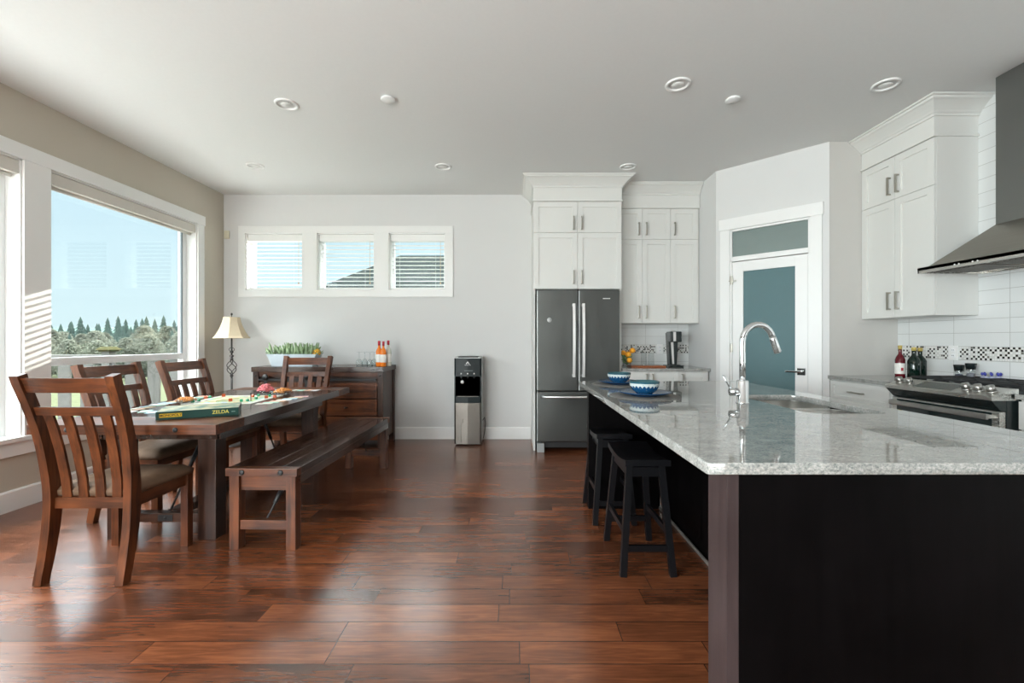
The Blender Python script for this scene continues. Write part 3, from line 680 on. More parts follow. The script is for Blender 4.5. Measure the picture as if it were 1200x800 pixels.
MB().hexa([on_panel(-.17, .15, -.002), on_panel(.11, .15, -.002), on_panel(.11, .9, -.002), on_panel(-.17, .9, -.002), on_panel(-.17, .15, .0015), on_panel(.11, .15, .0015), on_panel(.11, .9, .0015), on_panel(-.17, .9, .0015)]).build('touch_display', plain('display_grey', (.10, .11, .10), .25, .3), RG)
od = MB().box(-w2+.004, w2-.004, -.01, .03, .20, .80, .004).build('oven_door', STEELX, RG)
MB().box(-w2+.045, w2-.045, -.013, -.008, .27, .79, .002).build('oven_window', OVENG, od)
MB().box(-w2+.03, w2-.03, -.062, -.045, .748, .784, .004).box(-w2+.04, -w2+.075, -.05, -.008, .755, .777).box(w2-.075, w2-.04, -.05, -.008, .755, .777).build('handle', KNOB, od)
MB().box(-w2+.004, w2-.004, -.008, .03, .04, .19, .004).build('warming_drawer', STEELX, RG)
MB().box(-w2, w2, .10, .595, .90, .925, .003).build('cooktop', BLACKP, RG)
for gx in (-.25, 0, .25):
    g = MB(); gy0, gy1 = .13, .57; a, b = gx-.118, gx+.118
    for (p, q) in (((a, gy0), (b, gy0)), ((a, gy1), (b, gy1)), ((a, gy0), (a, gy1)), ((b, gy0), (b, gy1)), ((gx, gy0), (gx, gy1)), ((a, .35), (b, .35)), ((a, .24), (b, .24)), ((a, .46), (b, .46))):
        g.bar((p[0], p[1], .952), (q[0], q[1], .952), .012, .014)
    for x in (a, b):
        for y in (gy0, gy1): g.box(x-.007, x+.007, y-.007, y+.007, .924, .95)
    g.build('grate', IRON, RG)
for (x, y) in ((-.25, .24), (-.25, .46), (0, .35), (.25, .24), (.25, .46)):
    MB().lathe([(.045, .922), (.045, .932), (.03, .938), (.03, .943)], 20, (x, y, 0)).build('burner', IRON, RG)

# ================================================================== HOOD
H = empty('range_hood', (XR-.004, 2.93, 1.725), -PI/2, label='stainless pyramid range hood with square chimney', cat='hood')
w2 = .38; dp = .506
MB().box(-w2, w2, -dp, 0, .018, .040).box(-w2, w2, -dp, -dp+.012, 0, .04).box(-w2, -w2+.012, -dp, 0, 0, .04).box(w2-.012, w2, -dp, 0, 0, .04).box(-w2, w2, -.012, 0, 0, .04).build('rim', STEELX, H)
q = .035; c = .143; cd = .18
MB().hexa([(-w2+q, -dp+q, .04), (w2-q, -dp+q, .04), (w2-q, 0, .04), (-w2+q, 0, .04), (-c, -cd, .305), (c, -cd, .305), (c, 0, .305), (-c, 0, .305)]).build('canopy', HOODS, H)
MB().box(-c, c, -cd, 0, .305, ZC-1.725-.002).build('chimney', steel('chimney_stainless', (.26, .265, .26), .34, 'z'), H)
for x in (-.19, .19):
    m = MB().box(x-.15, x+.15, -.42, -.1, .008, .018, .002)
    for k in range(9): m.box(x-.14+k*.032, x-.128+k*.032, -.41, -.11, .004, .009)
    m.build('grease_filter', STEEL, H)
for x in (-.10, -.07, .02, .05):
    MB().tube([(x, -dp-.0002, .02), (x, -dp-.004, .02)], .0055, 12).build('push_button', TRIM, H)

# ================================================================== ISLAND
IX0, IX1, IY0, IY1 = .485, 1.707, 1.113, 3.36
I = empty('kitchen_island', (1.1, 2.2, 0), label='espresso dark wood kitchen island with an overhang for stools', cat='island')
def rel(x0, x1, y0, y1, z0, z1, bev=0, m=None): return (m or MB()).box(x0-1.1, x1-1.1, y0-2.2, y1-2.2, z0, z1, bev)
bw = rel(1.06, 1.67, 1.20, 1.86, .09, .889); rel(1.06, 1.67, 2.51, 3.25, .09, .889, 0, bw); rel(1.06, 1.67, 1.85, 2.52, .09, .68, 0, bw); rel(1.06, 1.22, 1.85, 2.52, .6, .889, 0, bw); rel(1.63, 1.67, 1.85, 2.52, .6, .889, 0, bw); rel(1.075, 1.62, 1.24, 3.24, .0, .09, 0, bw)
bw.build('body', ESP, I)
rel(.54, .57, 1.128, 1.237, 0, .889, .001).build('leg_post', ESP_LIT, I)
rel(.5705, 1.675, 1.128, 1.20, 0, .889, .001).build('end_panel', ESP, I)
rel(.57, 1.06, 1.201, 1.237, .0, .889).build('end_panel', ESP, I)
rel(.54, 1.06, 3.235, 3.30, 0, .889, .001).build('end_panel', ESP, I)
rel(1.052, 1.0595, 1.238, 3.234, 0, .02).build('shoe_moulding', plain('shoe_grey', (.12, .11, .10), .5), I)
for k in range(3):
    y = 1.24+k*.66
    dd = MB(); dd.M = Matrix.Translation((1.67-1.1, y-2.2, 0)) @ Matrix.Rotation(PI/2, 4, 'Z')
    dd.box(0.003, .655, -.02, 0, .11, .88, .002); dd.build('door', ESP, I)
ch = .006
outer = [(IX0+ch, IY0), (IX1-.01, IY0), (IX1, IY0+.01), (IX1, IY1-.01), (IX1-.01, IY1), (IX0+.01, IY1), (IX0, IY1-.01), (IX0, IY0+ch)]
SX0, SX1, SY0, SY1 = 1.24, 1.588, 1.86, 2.50
hole = rrect(SX0, SX1, SY0, SY1, .06)
cx, cy = (IX0+IX1)/2, (IY0+IY1)/2
ct = slab_with_hole('countertop', [(x-cx, y-cy) for x, y in outer], [[(x-cx, y-cy) for x, y in hole]], .03, GRAN, (cx, cy, .905))
tag(ct, 'large polished grey speckled stone countertop on the dark island', 'countertop')
# sink
SK = empty('sink', ((SX0+SX1)/2, 2.18, .70), label='undermount stainless double-bowl sink in the island top', cat='sink')
def bowl(y0, y1, parent):
    m = MB(); rings = []
    levels = [(0.0, .188), (-.004, .186), (.008, .06), (.03, .012), (.08, .0)]
    x0, x1 = -.182, .182
    for ins, z in levels:
        r = max(.02, .06-ins*.3)
        rings.append([m.bm.verts.new((x, y, z)) for x, y in rrect(x0+ins, x1-ins, y0+ins, y1-ins, r)])
    n = len(rings[0])
    for A, B in zip(rings, rings[1:]):
        for i in range(n): m.bm.faces.new((A[i], A[(i+1) % n], B[(i+1) % n], B[i]))
    m.bm.faces.new(rings[-1]); m._fin([v for r in rings for v in r], True)
    m.mi = 0
    o = m.build('bowl', SINKS, parent)
    md = o.modifiers.new('s', 'SOLIDIFY'); md.thickness = .003; md.offset = -1
    MB().lathe([(.04, .004), (.04, .007), (.025, .008), (.02, .003)], 20, (0, (y0+y1)/2, 0)).build('drain', CHROME, o)
bowl(-.328, .015, SK); bowl(.03, .328, SK)
MB().box(-.18, .18, .010, .035, .165, .172, .002).build('divider', SINKS, SK)
# faucet
FA = empty('faucet', (1.12, 2.18, .92), label='tall chrome gooseneck faucet with side lever', cat='faucet')
MB().lathe([(.030, 0), (.030, .004), (.027, .006), (.027, .108), (.024, .112)], 24).build('body', CHROME, FA)
pts = [(0, 0, .10), (0, 0, .2), (0, 0, .30)]
for i in range(1, 13):
    a = PI-PI*i/12*.92; pts.append((.075+.075*math.cos(a), 0, .30+.085*math.sin(a)))
MB().tube(pts, .0145, 16).build('gooseneck', CHROME, FA)
e = Vector(pts[-1]); d = (Vector(pts[-1])-Vector(pts[-2])).normalized()
MB().tube([e-d*.005, e+d*.01, e+d*.075, e+d*.08], [.0145, .0165, .017, .014], 16).build('spray_head', CHROME, FA)
lv = MB().tube([(-.02, 0, .055), (-.062, 0, .055)], .019, 16).build('lever_hub', CHROME, FA)
MB().tube([(-.055, 0, .065), (-.075, 0, .10), (-.098, 0, .135)], [.006, .005, .0045], 10).build('lever', CHROME, lv)

# place settings
def band_mat():
    m, t, b = newmat('bowl_glaze')
    tcn = nd(t, 'ShaderNodeTexCoord'); s = nd(t, 'ShaderNodeSeparateXYZ'); t.links.new(tcn.outputs['Object'], s.inputs[0])
    at = nd(t, 'ShaderNodeMath', operation='ARCTAN2'); t.links.new(s.outputs['Y'], at.inputs[0]); t.links.new(s.outputs['X'], at.inputs[1])
    mu = nd(t, 'ShaderNodeMath', operation='MULTIPLY'); mu.inputs[1].default_value = 11; t.links.new(at.outputs[0], mu.inputs[0])
    si = nd(t, 'ShaderNodeMath', operation='SINE'); t.links.new(mu.outputs[0], si.inputs[0])
    ab = nd(t, 'ShaderNodeMath', operation='ABSOLUTE'); t.links.new(si.outputs[0], ab.inputs[0])
    mm = nd(t, 'ShaderNodeMath', operation='MULTIPLY_ADD'); t.links.new(ab.outputs[0], mm.inputs[0]); mm.inputs[1].default_value = -.012; t.links.new(s.outputs['Z'], mm.inputs[2])
    cr = nd(t, 'ShaderNodeValToRGB'); cr.color_ramp.interpolation = 'CONSTANT'; e = cr.color_ramp.elements
    e[0].position = 0; e[0].color = (.008, .06, .15, 1); e[1].position = .032; e[1].color = (.50, .55, .54, 1)
    x = e.new(.066); x.color = (.008, .06, .15, 1)
    sc_ = nd(t, 'ShaderNodeMath', operation='MULTIPLY'); sc_.inputs[1].default_value = 1; t.links.new(mm.outputs[0], sc_.inputs[0])
    # dotted rim: keep rim line teal by plain Z
    t.links.new(sc_.outputs[0], cr.inputs[0])
    gt = nd(t, 'ShaderNodeMath', operation='GREATER_THAN'); gt.inputs[1].default_value = .060; t.links.new(s.outputs['Z'], gt.inputs[0])
    wv = nd(t, 'ShaderNodeTexVoronoi'); wv.inputs['Scale'].default_value = 70; t.links.new(tcn.outputs['Object'], wv.inputs['Vector'])
    lt = nd(t, 'ShaderNodeMath', operation='LESS_THAN'); lt.inputs[1].default_value = .22; t.links.new(wv.outputs['Distance'], lt.inputs[0])
    m1 = nd(t, 'ShaderNodeMix', data_type='RGBA'); t.links.new(lt.outputs[0], m1.inputs[0]); t.links.new(cr.outputs[0], m1.inputs[6]); m1.inputs[7].default_value = (.10, .17, .20, 1)
    m2 = nd(t, 'ShaderNodeMix', data_type='RGBA'); t.links.new(gt.outputs[0], m2.inputs[0]); t.links.new(m1.outputs[2], m2.inputs[6]); m2.inputs[7].default_value = (.012, .075, .11, 1)
    t.links.new(m2.outputs[2], b.inputs['Base Color']); b.inputs['Roughness'].default_value = .15
    return m
BOWLM = band_mat(); BIN = plain('bowl_inside', (.05, .13, .15), .2)
for k, (x, y) in enumerate(((.717, 2.45), (.73, 3.10))):
    w_ = ['nearer island place setting', 'farther island place setting'][k]
    o = MB().lathe([(.19, 0), (.192, .0015), (.19, .003)], 40).build('placemat', MATG, loc=(x, y, .9202)); tag(o, f'round grey woven placemat of the {w_}', 'placemat', 'placemats on the island')
    p = MB().lathe([(.07, .0), (.075, .004), (.12, .014), (.142, .021), (.1425, .024), (.12, .0185), (.075, .009), (.0, .009)], 48, caps=False)
    p.bm.faces.ensure_lookup_table()
    o = p.build('dinner_plate', NAVY, loc=(x, y, .9235)); tag(o, f'dark blue dinner plate of the {w_}', 'plate', 'blue plates on the island')
    MB().lathe([(.0, .0), (.07, .0)], 32, caps=False).build('plate_foot', NAVY, o)
    bo = empty('soup_bowl', (x, y, .9330), label=f'blue and white patterned bowl on the plate, {w_}', cat='bowl', group='patterned bowls on the island')
    MB().lathe([(.0, .0), (.042, .0), (.046, .006), (.066, .022), (.078, .045), (.082, .070)], 40, caps=False).build('outer_wall', BOWLM, bo)
    MB().lathe([(.082, .070), (.0795, .071), (.075, .046), (.062, .026), (.04, .010), (0, .009)], 40, caps=False).build('inner_wall', BIN, bo)

# ================================================================== STOOLS
def make_stool():
    r = empty('saddle_stool')
    m = MB(); n = 14; L = .215; Wd = .118; top = []; bot = []
    for i in range(n+1):
        u = -1+2*i/n; z = .585+.022*u*u
        row = []
        for v in (-1, -.6, 0, .6, 1): row.append(m.bm.verts.new((v*Wd, u*L, z-(.003 if abs(v) == 1 else 0))))
        top.append(row); bot.append([m.bm.verts.new((v*Wd, u*L, z-.034)) for v in (-1, -.6, 0, .6, 1)])
    for i in range(n):
        for j in range(4):
            m.bm.faces.new((top[i][j], top[i][j+1], top[i+1][j+1], top[i+1][j])); m.bm.faces.new((bot[i][j], bot[i+1][j], bot[i+1][j+1], bot[i][j+1]))
        m.bm.faces.new((top[i][0], top[i+1][0], bot[i+1][0], bot[i][0])); m.bm.faces.new((top[i][4], bot[i][4], bot[i+1][4], top[i+1][4]))
    for j in range(4):
        m.bm.faces.new((top[0][j], bot[0][j], bot[0][j+1], top[0][j+1])); m.bm.faces.new((top[n][j], top[n][j+1], bot[n][j+1], bot[n][j]))
    m._fin(list(m.bm.verts)); m.build('seat', BLKW, r)
    def P(sx, sy, z):
        u = 1-z/.565; return Vector((sx*(.085+.045*u), sy*(.155+.055*u), z))
    for sx in (-1, 1):
        for sy in (-1, 1): MB().bar(P(sx, sy, .0), P(sx, sy, .57), .034, .030, (0, 1, 0)).build('leg', BLKW, r)
    for sy in (-1, 1): MB().bar(P(-1, sy, .14), P(1, sy, .14), .018, .032).build('rung', BLKW, r)
    for sx in (-1, 1): MB().bar(P(sx, -1, .22), P(sx, 1, .22), .018, .032).build('rung', BLKW, r)
    for sx in (-1, 1): MB().bar(P(sx, -1, .53), P(sx, 1, .53), .018, .05).build('apron', BLKW, r)
    for sy in (-1, 1): MB().bar(P(-1, sy, .53), P(1, sy, .53), .018, .05).build('apron', BLKW, r)
    return r
s1 = make_stool(); s1.location = (.695, 2.52, 0); tag(s1, 'black wooden saddle stool at the island, nearer of the two', 'stool', 'saddle stools at the island')
s2 = copy_tree(s1); s2.location = (.665, 3.18-.02, 0); s2['label'] = 'black wooden saddle stool at the far end of the island, closer to the refrigerator'

# ================================================================== DINING TABLE
def bolt(m, p, ax, r=.011):
    p = Vector(p); a = Vector(ax); m.tube([p-a*.001, p+a*.003, p+a*.006], [r, r, r*.6], 14)
TX0, TX1, TY0, TY1 = -2.70, -1.652, 2.453, 4.44
TCX, TCY = (TX0+TX1)/2, (TY0+TY1)/2
T = empty('dining_table', (TCX, TCY, 0), label='dark stained trestle dining table set with a board game', cat='table')
hx, hy = (TX1-TX0)/2, (TY1-TY0)/2
top = MB(); npl = 6
for k in range(npl):
    a = -hx+2*hx*k/npl; top.box(a+.0008, a+2*hx/npl-.0008, -hy+.26, hy-.26, .705, .76, .0015)
top.build('tabletop', DY, T)
for s in (-1, 1):
    m = MB().box(-hx, hx, s*hy, s*(hy-.2585), .705, .76, .002); m.build('breadboard_end', WX, T)
    m = MB()
    for x in (-.30, .30): bolt(m, (x, s*hy, .732), (0, s, 0), .014)
    m.build('bolt', BLACKM, T)
MB().box(-.36, .36, -.72, -.70, .62, .704).box(-.36, .36, .70, .72, .62, .704).box(-.37, -.35, -.72, .72, .62, .704).box(.35, .37, -.72, .72, .62, .704).build('apron', DY, T)
for sy in (-1, 1):
    for sx in (-1, 1):
        yo = sy*(hy-.28); yi = sy*(hy-.38)
        MB().box(sx*.335, sx*.225, min(yo, yi), max(yo, yi), 0, .705, .003).build('leg', DZ if sx > 0 else DZ, T)
    yc = sy*(hy-.33)
    MB().box(-.224, .224, yc-.03, yc+.03, .10, .155, .002).build('stretcher', DX, T)
    m = MB().box(-.035, .055, yc-.034*1, yc-.0305, .108, .147); bolt(m, (.01, yc-.033, .128), (0, -1, 0), .009); m.build('metal_plate', BLACKM, T)
    MB().tube([(.0, sy*(hy-.36), .16), (.02, sy*(hy-.72), .70)], .006, 8).tube([(.007, sy*(hy-.49), .355), (.0125, sy*(hy-.59), .505)], .013, 8).build('tie_rod', BLACKM, T)
MB().box(-.04, .04, -.61, .61, .10, .15, .003).build('long_stretcher', DY, T)

# ================================================================== BENCH
B = empty('dining_bench', (-1.453, 3.4585, 0), math.radians(-1.65), label='long dark wooden bench with bolted plank seat', cat='bench')
bx_, by_ = .213, .872
m = MB()
for k in range(4):
    a = -bx_+2*bx_*k/4; m.box(a+.0022, a+2*bx_/4-.0022, -by_+.05, by_-.05, .437, .479, .0015)
m.build('seat', DY, B)
MB().box(-bx_+.004, bx_-.004, -by_+.05, by_-.05, .43, .474).build('seat_core', plain('pale_gap', (.30, .24, .20), .6), B)
for s in (-1, 1):
    MB().box(-bx_, bx_, s*by_, s*(by_-.049), .434, .48, .002).build('end_board', WX, B)
    m = MB()
    for x in (-.115, .115): bolt(m, (x, s*by_, .457), (0, s, 0), .016)
    m.build('bolt', BLACKM, B)
    MB().box(s*(bx_-.001), s*(bx_-.022), -by_+.05, by_-.05, .385, .436, .001).build('side_apron', DY, B)
    MB().box(-.155, .155, s*(by_-.03), s*(by_-.055), .345, .433, .001).build('end_apron', WX, B)
    MB().box(-.14, .14, s*(by_-.022), s*(by_-.055), .115, .17, .002).build('stretcher', WX, B)
    for sx in (-1, 1):
        MB().box(sx*.1975, sx*.1405, s*(by_-.012), s*(by_-.075), 0, .434, .002).build('leg', WZ, B)
    MB().tube([(.0, s*(by_-.055), .16), (.03, s*(by_-.33), .43)], .006, 8).tube([(.008, s*(by_-.13), .234), (.018, s*(by_-.22), .322)], .014, 8).build('tie_rod', BLACKM, B)

# ================================================================== CHAIRS
def make_chair():
    r = empty('dining_chair')
    prof = [(-.232, 0), (-.205, .12), (-.182, .26), (-.170, .40), (-.176, .52), (-.197, .66), (-.228, .80), (-.268, .93), (-.315, 1.06)]
    def xw(z): return .205 if z < .42 else .205+.025*((z-.42)/.64)
    def yat(z):
        for (y0, z0), (y1, z1) in zip(prof, prof[1:]):
            if z0 <= z <= z1: return y0+(y1-y0)*(z-z0)/(z1-z0)
        return prof[-1][0]
    for s in (-1, 1):
        path = []
        for i in range(25):
            z = 1.06*i/24; path.append((s*xw(z), (yat(max(0, z-.03))+yat(z)+yat(min(1.06, z+.03)))/3, z))
        MB().sweep(path, .042, [.046+.018*max(0, 1-abs(p[2]-.40)/.35) for p in path]).build('back_post', WZ, r)
        MB().box(s*.185, s*.228, .185, .230, 0, .425, .002).build('front_leg', WZ, r)
        MB().bar((s*.203, -.15, .395), (s*.206, .19, .395), .022, .062).build('side_rail', WY, r)
    def curved(z0, z1, name, bow, th=.02, mat=WX, xin=.018):
        m = MB(); n = 10; A = []
        for i in range(n+1):
            u = -1+2*i/n; sec = []
            for z, off in ((z0, 0), (z1, 0)):
                x = u*(xw(z)-xin+.004); yy = yat(z)-bow*(1-u*u)
                sec += [(x, yy-th/2, z), (x, yy+th/2, z)]
            A.append([m.bm.verts.new(p) for p in (sec[0], sec[1], sec[3], sec[2])])
        for a, b in zip(A, A[1:]):
            for i in range(4): m.bm.faces.new((a[i], a[(i+1) % 4], b[(i+1) % 4], b[i]))
        m.bm.faces.new(A[0][::-1]); m.bm.faces.new(A[-1]); m._fin(list(m.bm.verts))
        return m.build(name, mat, r)
    curved(.972, 1.045, 'top_rail', .018); curved(.855, .898, 'middle_rail', .016); curved(.365, .42, 'lower_rail', .0)
    for x in (-.128, -.043, .043, .128):
        path = []
        for i in range(13):
            z = .40+.47*i/12; k = (z-.40)/.47
            path.append((x*(1+.12*k), yat(z)-.013*k*(1-(x/.2)**2)+.002, z))
        MB().sweep(path, .047, .012).build('back_slat', WZ, r)
    MB().box(-.186, .186, .195, .215, .37, .425, .001).build('front_rail', WX, r)
    # cushion
    m = MB(); n = 12; grid = []
    for i in range(n+1):
        row = []
        for j in range(n+1):
            u, v = -1+2*i/n, -1+2*j/n
            x = u*(.205+.022*(v+1)/2); y = .035+v*.205
            edge = max(abs(u), abs(v)); z = .452+.038*math.sqrt(max(0, 1-edge**6))
            row.append(m.bm.verts.new((x, y, z)))
        grid.append(row)
    for i in range(n):
        for j in range(n): m.bm.faces.new((grid[i][j], grid[i+1][j], grid[i+1][j+1], grid[i][j+1]))
    border = [e for e in m.bm.edges if e.is_boundary]
    q = bmesh.ops.extrude_edge_only(m.bm, edges=border)
    vs = [g for g in q['geom'] if isinstance(g, bmesh.types.BMVert)]
    for v in vs: v.co.z = .424; v.co.x *= .985; v.co.y = .035+(v.co.y-.035)*.985
    bmesh.ops.edgeloop_fill(m.bm, edges=[e for e in m.bm.edges if e.is_boundary])
    m._fin(list(m.bm.verts), True); m.build('seat', SEATM, r)
    return r
GC = 'chairs around the dining table'
chA = make_chair(); chA.location = (-2.178, 2.462, 0); tag(chA, 'brown slat-back dining chair at the near end of the table, its back to the viewer', 'chair', GC)
for (x, y, rz, lab) in ((-2.62, 3.2, -PI/2, 'brown slat-back dining chair on the window side, nearer of the two there'),
                        (-2.545, 3.80, -PI/2-.03, 'brown slat-back dining chair on the window side, farther of the two there'),
                        (-2.175, 4.39, PI+.02, 'brown slat-back dining chair at the far end of the table, facing the viewer')):
    c = copy_tree(chA); c.location = (x, y, 0); c.rotation_euler = (0, 0, rz); c['label'] = lab

# ================================================================== BOARD GAME ON TABLE
ZT = .7605
ga = math.atan2(.197, .363)
GB = empty('board_game_box', (-2.094, 2.587, ZT), ga, label='dark green board game box with yellow lettering on its side', cat='box')
MB().box(0, .413, 0, .27, 0, .048, .0015).build('lid', plain('box_green', (.006, .055, .045), .35), GB)
def map_mat():
    m, t, b = newmat('box_top_print')
    tcn = nd(t, 'ShaderNodeTexCoord'); n = nd(t, 'ShaderNodeTexNoise'); n.inputs['Scale'].default_value = 14; n.inputs['Detail'].default_value = 4
    t.links.new(tcn.outputs['Object'], n.inputs['Vector'])
    cr = nd(t, 'ShaderNodeValToRGB'); e = cr.color_ramp.elements; e[0].position = .35; e[0].color = (.18, .32, .26, 1); e[1].position = .62; e[1].color = (.62, .60, .40, 1)
    t.links.new(n.outputs['Fac'], cr.inputs[0]); t.links.new(cr.outputs[0], b.inputs['Base Color']); b.inputs['Roughness'].default_value = .25
    return m
MB().box(.004, .409, .004, .266, .0475, .0488).build('top_print', map_mat(), GB)
YLW = plain('print_yellow', (.85, .55, .02), .5); BLKT = plain('print_black', (.02, .012, .01), .5)
lb = MB().box(.018, .125, -.0012, .0005, .014, .036).build('label_strip', YLW, GB)
text_mesh('MONOPOLY', .0195, .0004, 'lettering', BLKT, GB, Matrix.Translation((.0715, -.0018, .025)) @ Matrix.Rotation(PI/2, 4, 'X'), bold=.0004, xs=.95)
text_mesh('ZELDA', .030, .0004, 'lettering', plain('print_gold', (.72, .62, .12), .5), GB, Matrix.Translation((.318, -.0012, .026)) @ Matrix.Rotation(PI/2, 4, 'X'), bold=.0004, xs=.95)
MB().box(.375, .395, -.001, .0005, .022, .027).build('small_print', plain('print_grey', (.2, .3, .28), .5), GB)
# board
BD = (-2.20, 3.50)
def board_mat():
    m, t, b = newmat('board_print')
    tcn = nd(t, 'ShaderNodeTexCoord'); s = nd(t, 'ShaderNodeSeparateXYZ'); t.links.new(tcn.outputs['Object'], s.inputs[0])
    def M(op, a, b_=None):
        n = nd(t, 'ShaderNodeMath', operation=op)
        for i, v in enumerate((a, b_)):
            if v is None: continue
            if isinstance(v, (int, float)): n.inputs[i].default_value = v
            else: t.links.new(v, n.inputs[i])
        return n.outputs[0]
    ax, ay = M('ABSOLUTE', s.outputs['X']), M('ABSOLUTE', s.outputs['Y']); mxx = M('MAXIMUM', ax, ay)
    inner = M('LESS_THAN', mxx, .175); band = M('MULTIPLY', M('GREATER_THAN', mxx, .175), M('LESS_THAN', mxx, .193))
    fl = nd(t, 'ShaderNodeVectorMath', operation='SCALE'); fl.inputs['Scale'].default_value = 1/.0415; t.links.new(tcn.outputs['Object'], fl.inputs[0])
    f2 = nd(t, 'ShaderNodeVectorMath', operation='FLOOR'); t.links.new(fl.outputs[0], f2.inputs[0])
    wn_ = nd(t, 'ShaderNodeTexWhiteNoise'); t.links.new(f2.outputs[0], wn_.inputs['Vector'])
    hs = nd(t, 'ShaderNodeHueSaturation'); hs.inputs['Saturation'].default_value = 1.2; t.links.new(wn_.outputs['Color'], hs.inputs['Color'])
    n = nd(t, 'ShaderNodeTexNoise'); n.inputs['Scale'].default_value = 18; t.links.new(tcn.outputs['Object'], n.inputs['Vector'])
    cr = nd(t, 'ShaderNodeValToRGB'); e = cr.color_ramp.elements; e[0].position = .35; e[0].color = (.25, .38, .22, 1); e[1].position = .6; e[1].color = (.66, .60, .38, 1)
    t.links.new(n.outputs['Fac'], cr.inputs[0])
    a = nd(t, 'ShaderNodeMix', data_type='RGBA'); a.inputs[6].default_value = (.68, .70, .62, 1); t.links.new(inner, a.inputs[0]); t.links.new(cr.outputs[0], a.inputs[7])
    c = nd(t, 'ShaderNodeMix', data_type='RGBA'); t.links.new(band, c.inputs[0]); t.links.new(a.outputs[2], c.inputs[6]); t.links.new(hs.outputs[0], c.inputs[7])
    t.links.new(c.outputs[2], b.inputs['Base Color']); b.inputs['Roughness'].default_value = .35
    return m
o = MB().box(-.25, .25, -.25, .25, 0, .004, .001).build('game_board', board_mat(), loc=(BD[0], BD[1], ZT), rz=.05)
tag(o, 'square printed game board lying in the middle of the dining table', 'game board')
PAL = [('mint', (.45, .70, .58)), ('peach', (.80, .52, .38)), ('sky', (.45, .66, .78)), ('ivory', (.78, .76, .66)), ('pink', (.78, .45, .45)), ('tan', (.62, .48, .30)), ('white', (.80, .80, .78))]
PM = {n: plain('paper_'+n, c, .6, noise=.12, scale=40) for n, c in PAL}
def paper(x, y, rz, w_, l_, col, lab, cat, group, z=0, h=.0025):
    o = MB().box(-w_/2, w_/2, -l_/2, l_/2, 0, h, .0004).build('bank_note' if cat == 'play money' else 'property_card', PM[col], loc=(x, y, ZT+z), rz=rz)
    return tag(o, lab, cat, group)
cols = ['ivory', 'mint', 'peach', 'white', 'sky', 'tan', 'pink']
where = {'bench side': [], 'window side': [], 'far end': [], 'near end': []}
for k in range(7):   # right-hand player: money in a row
    y = 3.27+.070*k
    paper(-1.845+.012*k, y, PI/2+random.uniform(-.08, .08)+.2, .052, .105, cols[k % 7], f'{cols[k%7]} play money note fanned along the bench side of the table', 'play money', 'play money on the bench side')
for k in range(7):
    y = 3.22+.080*k
    paper(-2.585+random.uniform(-.01, .01), y, PI/2+random.uniform(-.15, .15), .052, .105, cols[(k+3) % 7], f'{cols[(k+3)%7]} play money note laid along the window side of the table', 'play money', 'play money on the window side')
for k in range(7):
    x = -2.26+.066*k
    paper(x, 4.16+random.uniform(-.012, .012), random.uniform(-.1, .1), .052, .10, cols[(k+4) % 7], f'{cols[(k+4)%7]} play money note laid at the far end of the table', 'play money', 'play money at the far end')
for k in range(6):
    x = -2.60+.085*k
    paper(x, 2.86+.03*k % .07, random.uniform(-.4, .4), .06, .085, ['peach', 'white', 'mint', 'sky', 'tan', 'ivory'][k], f'{["peach","white","mint","sky","tan","ivory"][k]} property card spread at the near left of the table', 'card', 'property cards by the near chair')
for k in range(6):
    paper(-2.58+.02*(k % 2), 2.95+.045*k, random.uniform(-.4, .4), .06, .085, ['white', 'peach', 'ivory', 'tan', 'sky', 'mint'][k], f'{["white","peach","ivory","tan","sky","mint"][k]} property card beside the nearer window-side chair', 'card', 'property cards on the window side')
# houses & tokens
HG = plain('house_green', (.01, .30, .14), .4); 
spots = [(283, 470.5, 'nearest the box corner'), (290, 470, 'second beside the box corner'), (300, 467.5, 'just right of the tall token'), (303, 464, 'below the pink sweets'), (316, 464.5, 'between the two snack heaps'), (233, 470, 'behind the orange crackers'), (246, 466, 'left of the yellow cards'), (226, 471.5, 'closest to the cracker heap')]
for k, (px, py, wh) in enumerate(spots):
    d = (1.226-ZT-.004)*520/(py-399); X = (px-603)*d/520
    z0 = ZT+.0045
    m = MB().box(-.009, .009, -.007, .007, 0, .011).prism([(-.009, .011), (.009, .011), (0, .019)], -.009, .009)
    o = m.build('toy_house', HG, loc=(X, d, z0), rz=random.uniform(-.5, .5)); tag(o, f'tiny green plastic house on the game board, {wh}', 'game piece', 'green houses on the board')
d = (1.226-ZT)*520/(470-399); X = (294-603)*d/520
tag(MB().lathe([(.010, 0), (.010, .003), (.003, .006), (.003, .045), (.006, .05), (.006, .056), (.001, .062)], 12).build('game_token', plain('pewter', (.12, .11, .11), .35, .8), loc=(X, d, ZT+.0045)), 'slim dark metal game token standing near the box', 'game piece')
HR = plain('hotel_red', (.55, .10, .03), .4)
for k, (px, py, wh) in enumerate(((270, 470, 'left of the box end'), (312, 466.5, 'near the bench-side money'), (262, 464.5, 'toward the window side'), (241, 467, 'close to the orange crackers'), (322, 466, 'nearest the orange bowl'), (296, 465, 'under the pink sweets'))):
    d = (1.226-ZT-.004)*520/(py-399); X = (px-603)*d/520
    o = MB().box(-.012, .012, -.008, .008, 0, .013).prism([(-.008, .013), (.008, .013), (0, .022)], -.012, .012).build('toy_hotel', HR, loc=(X, d, ZT+.0045), rz=random.uniform(-1, 1))
    tag(o, f'tiny orange-red plastic hotel on the game board, {wh}', 'game piece', 'red hotels on the board')
YC = plain('pale_yellow_card', (.78, .70, .40), .6)
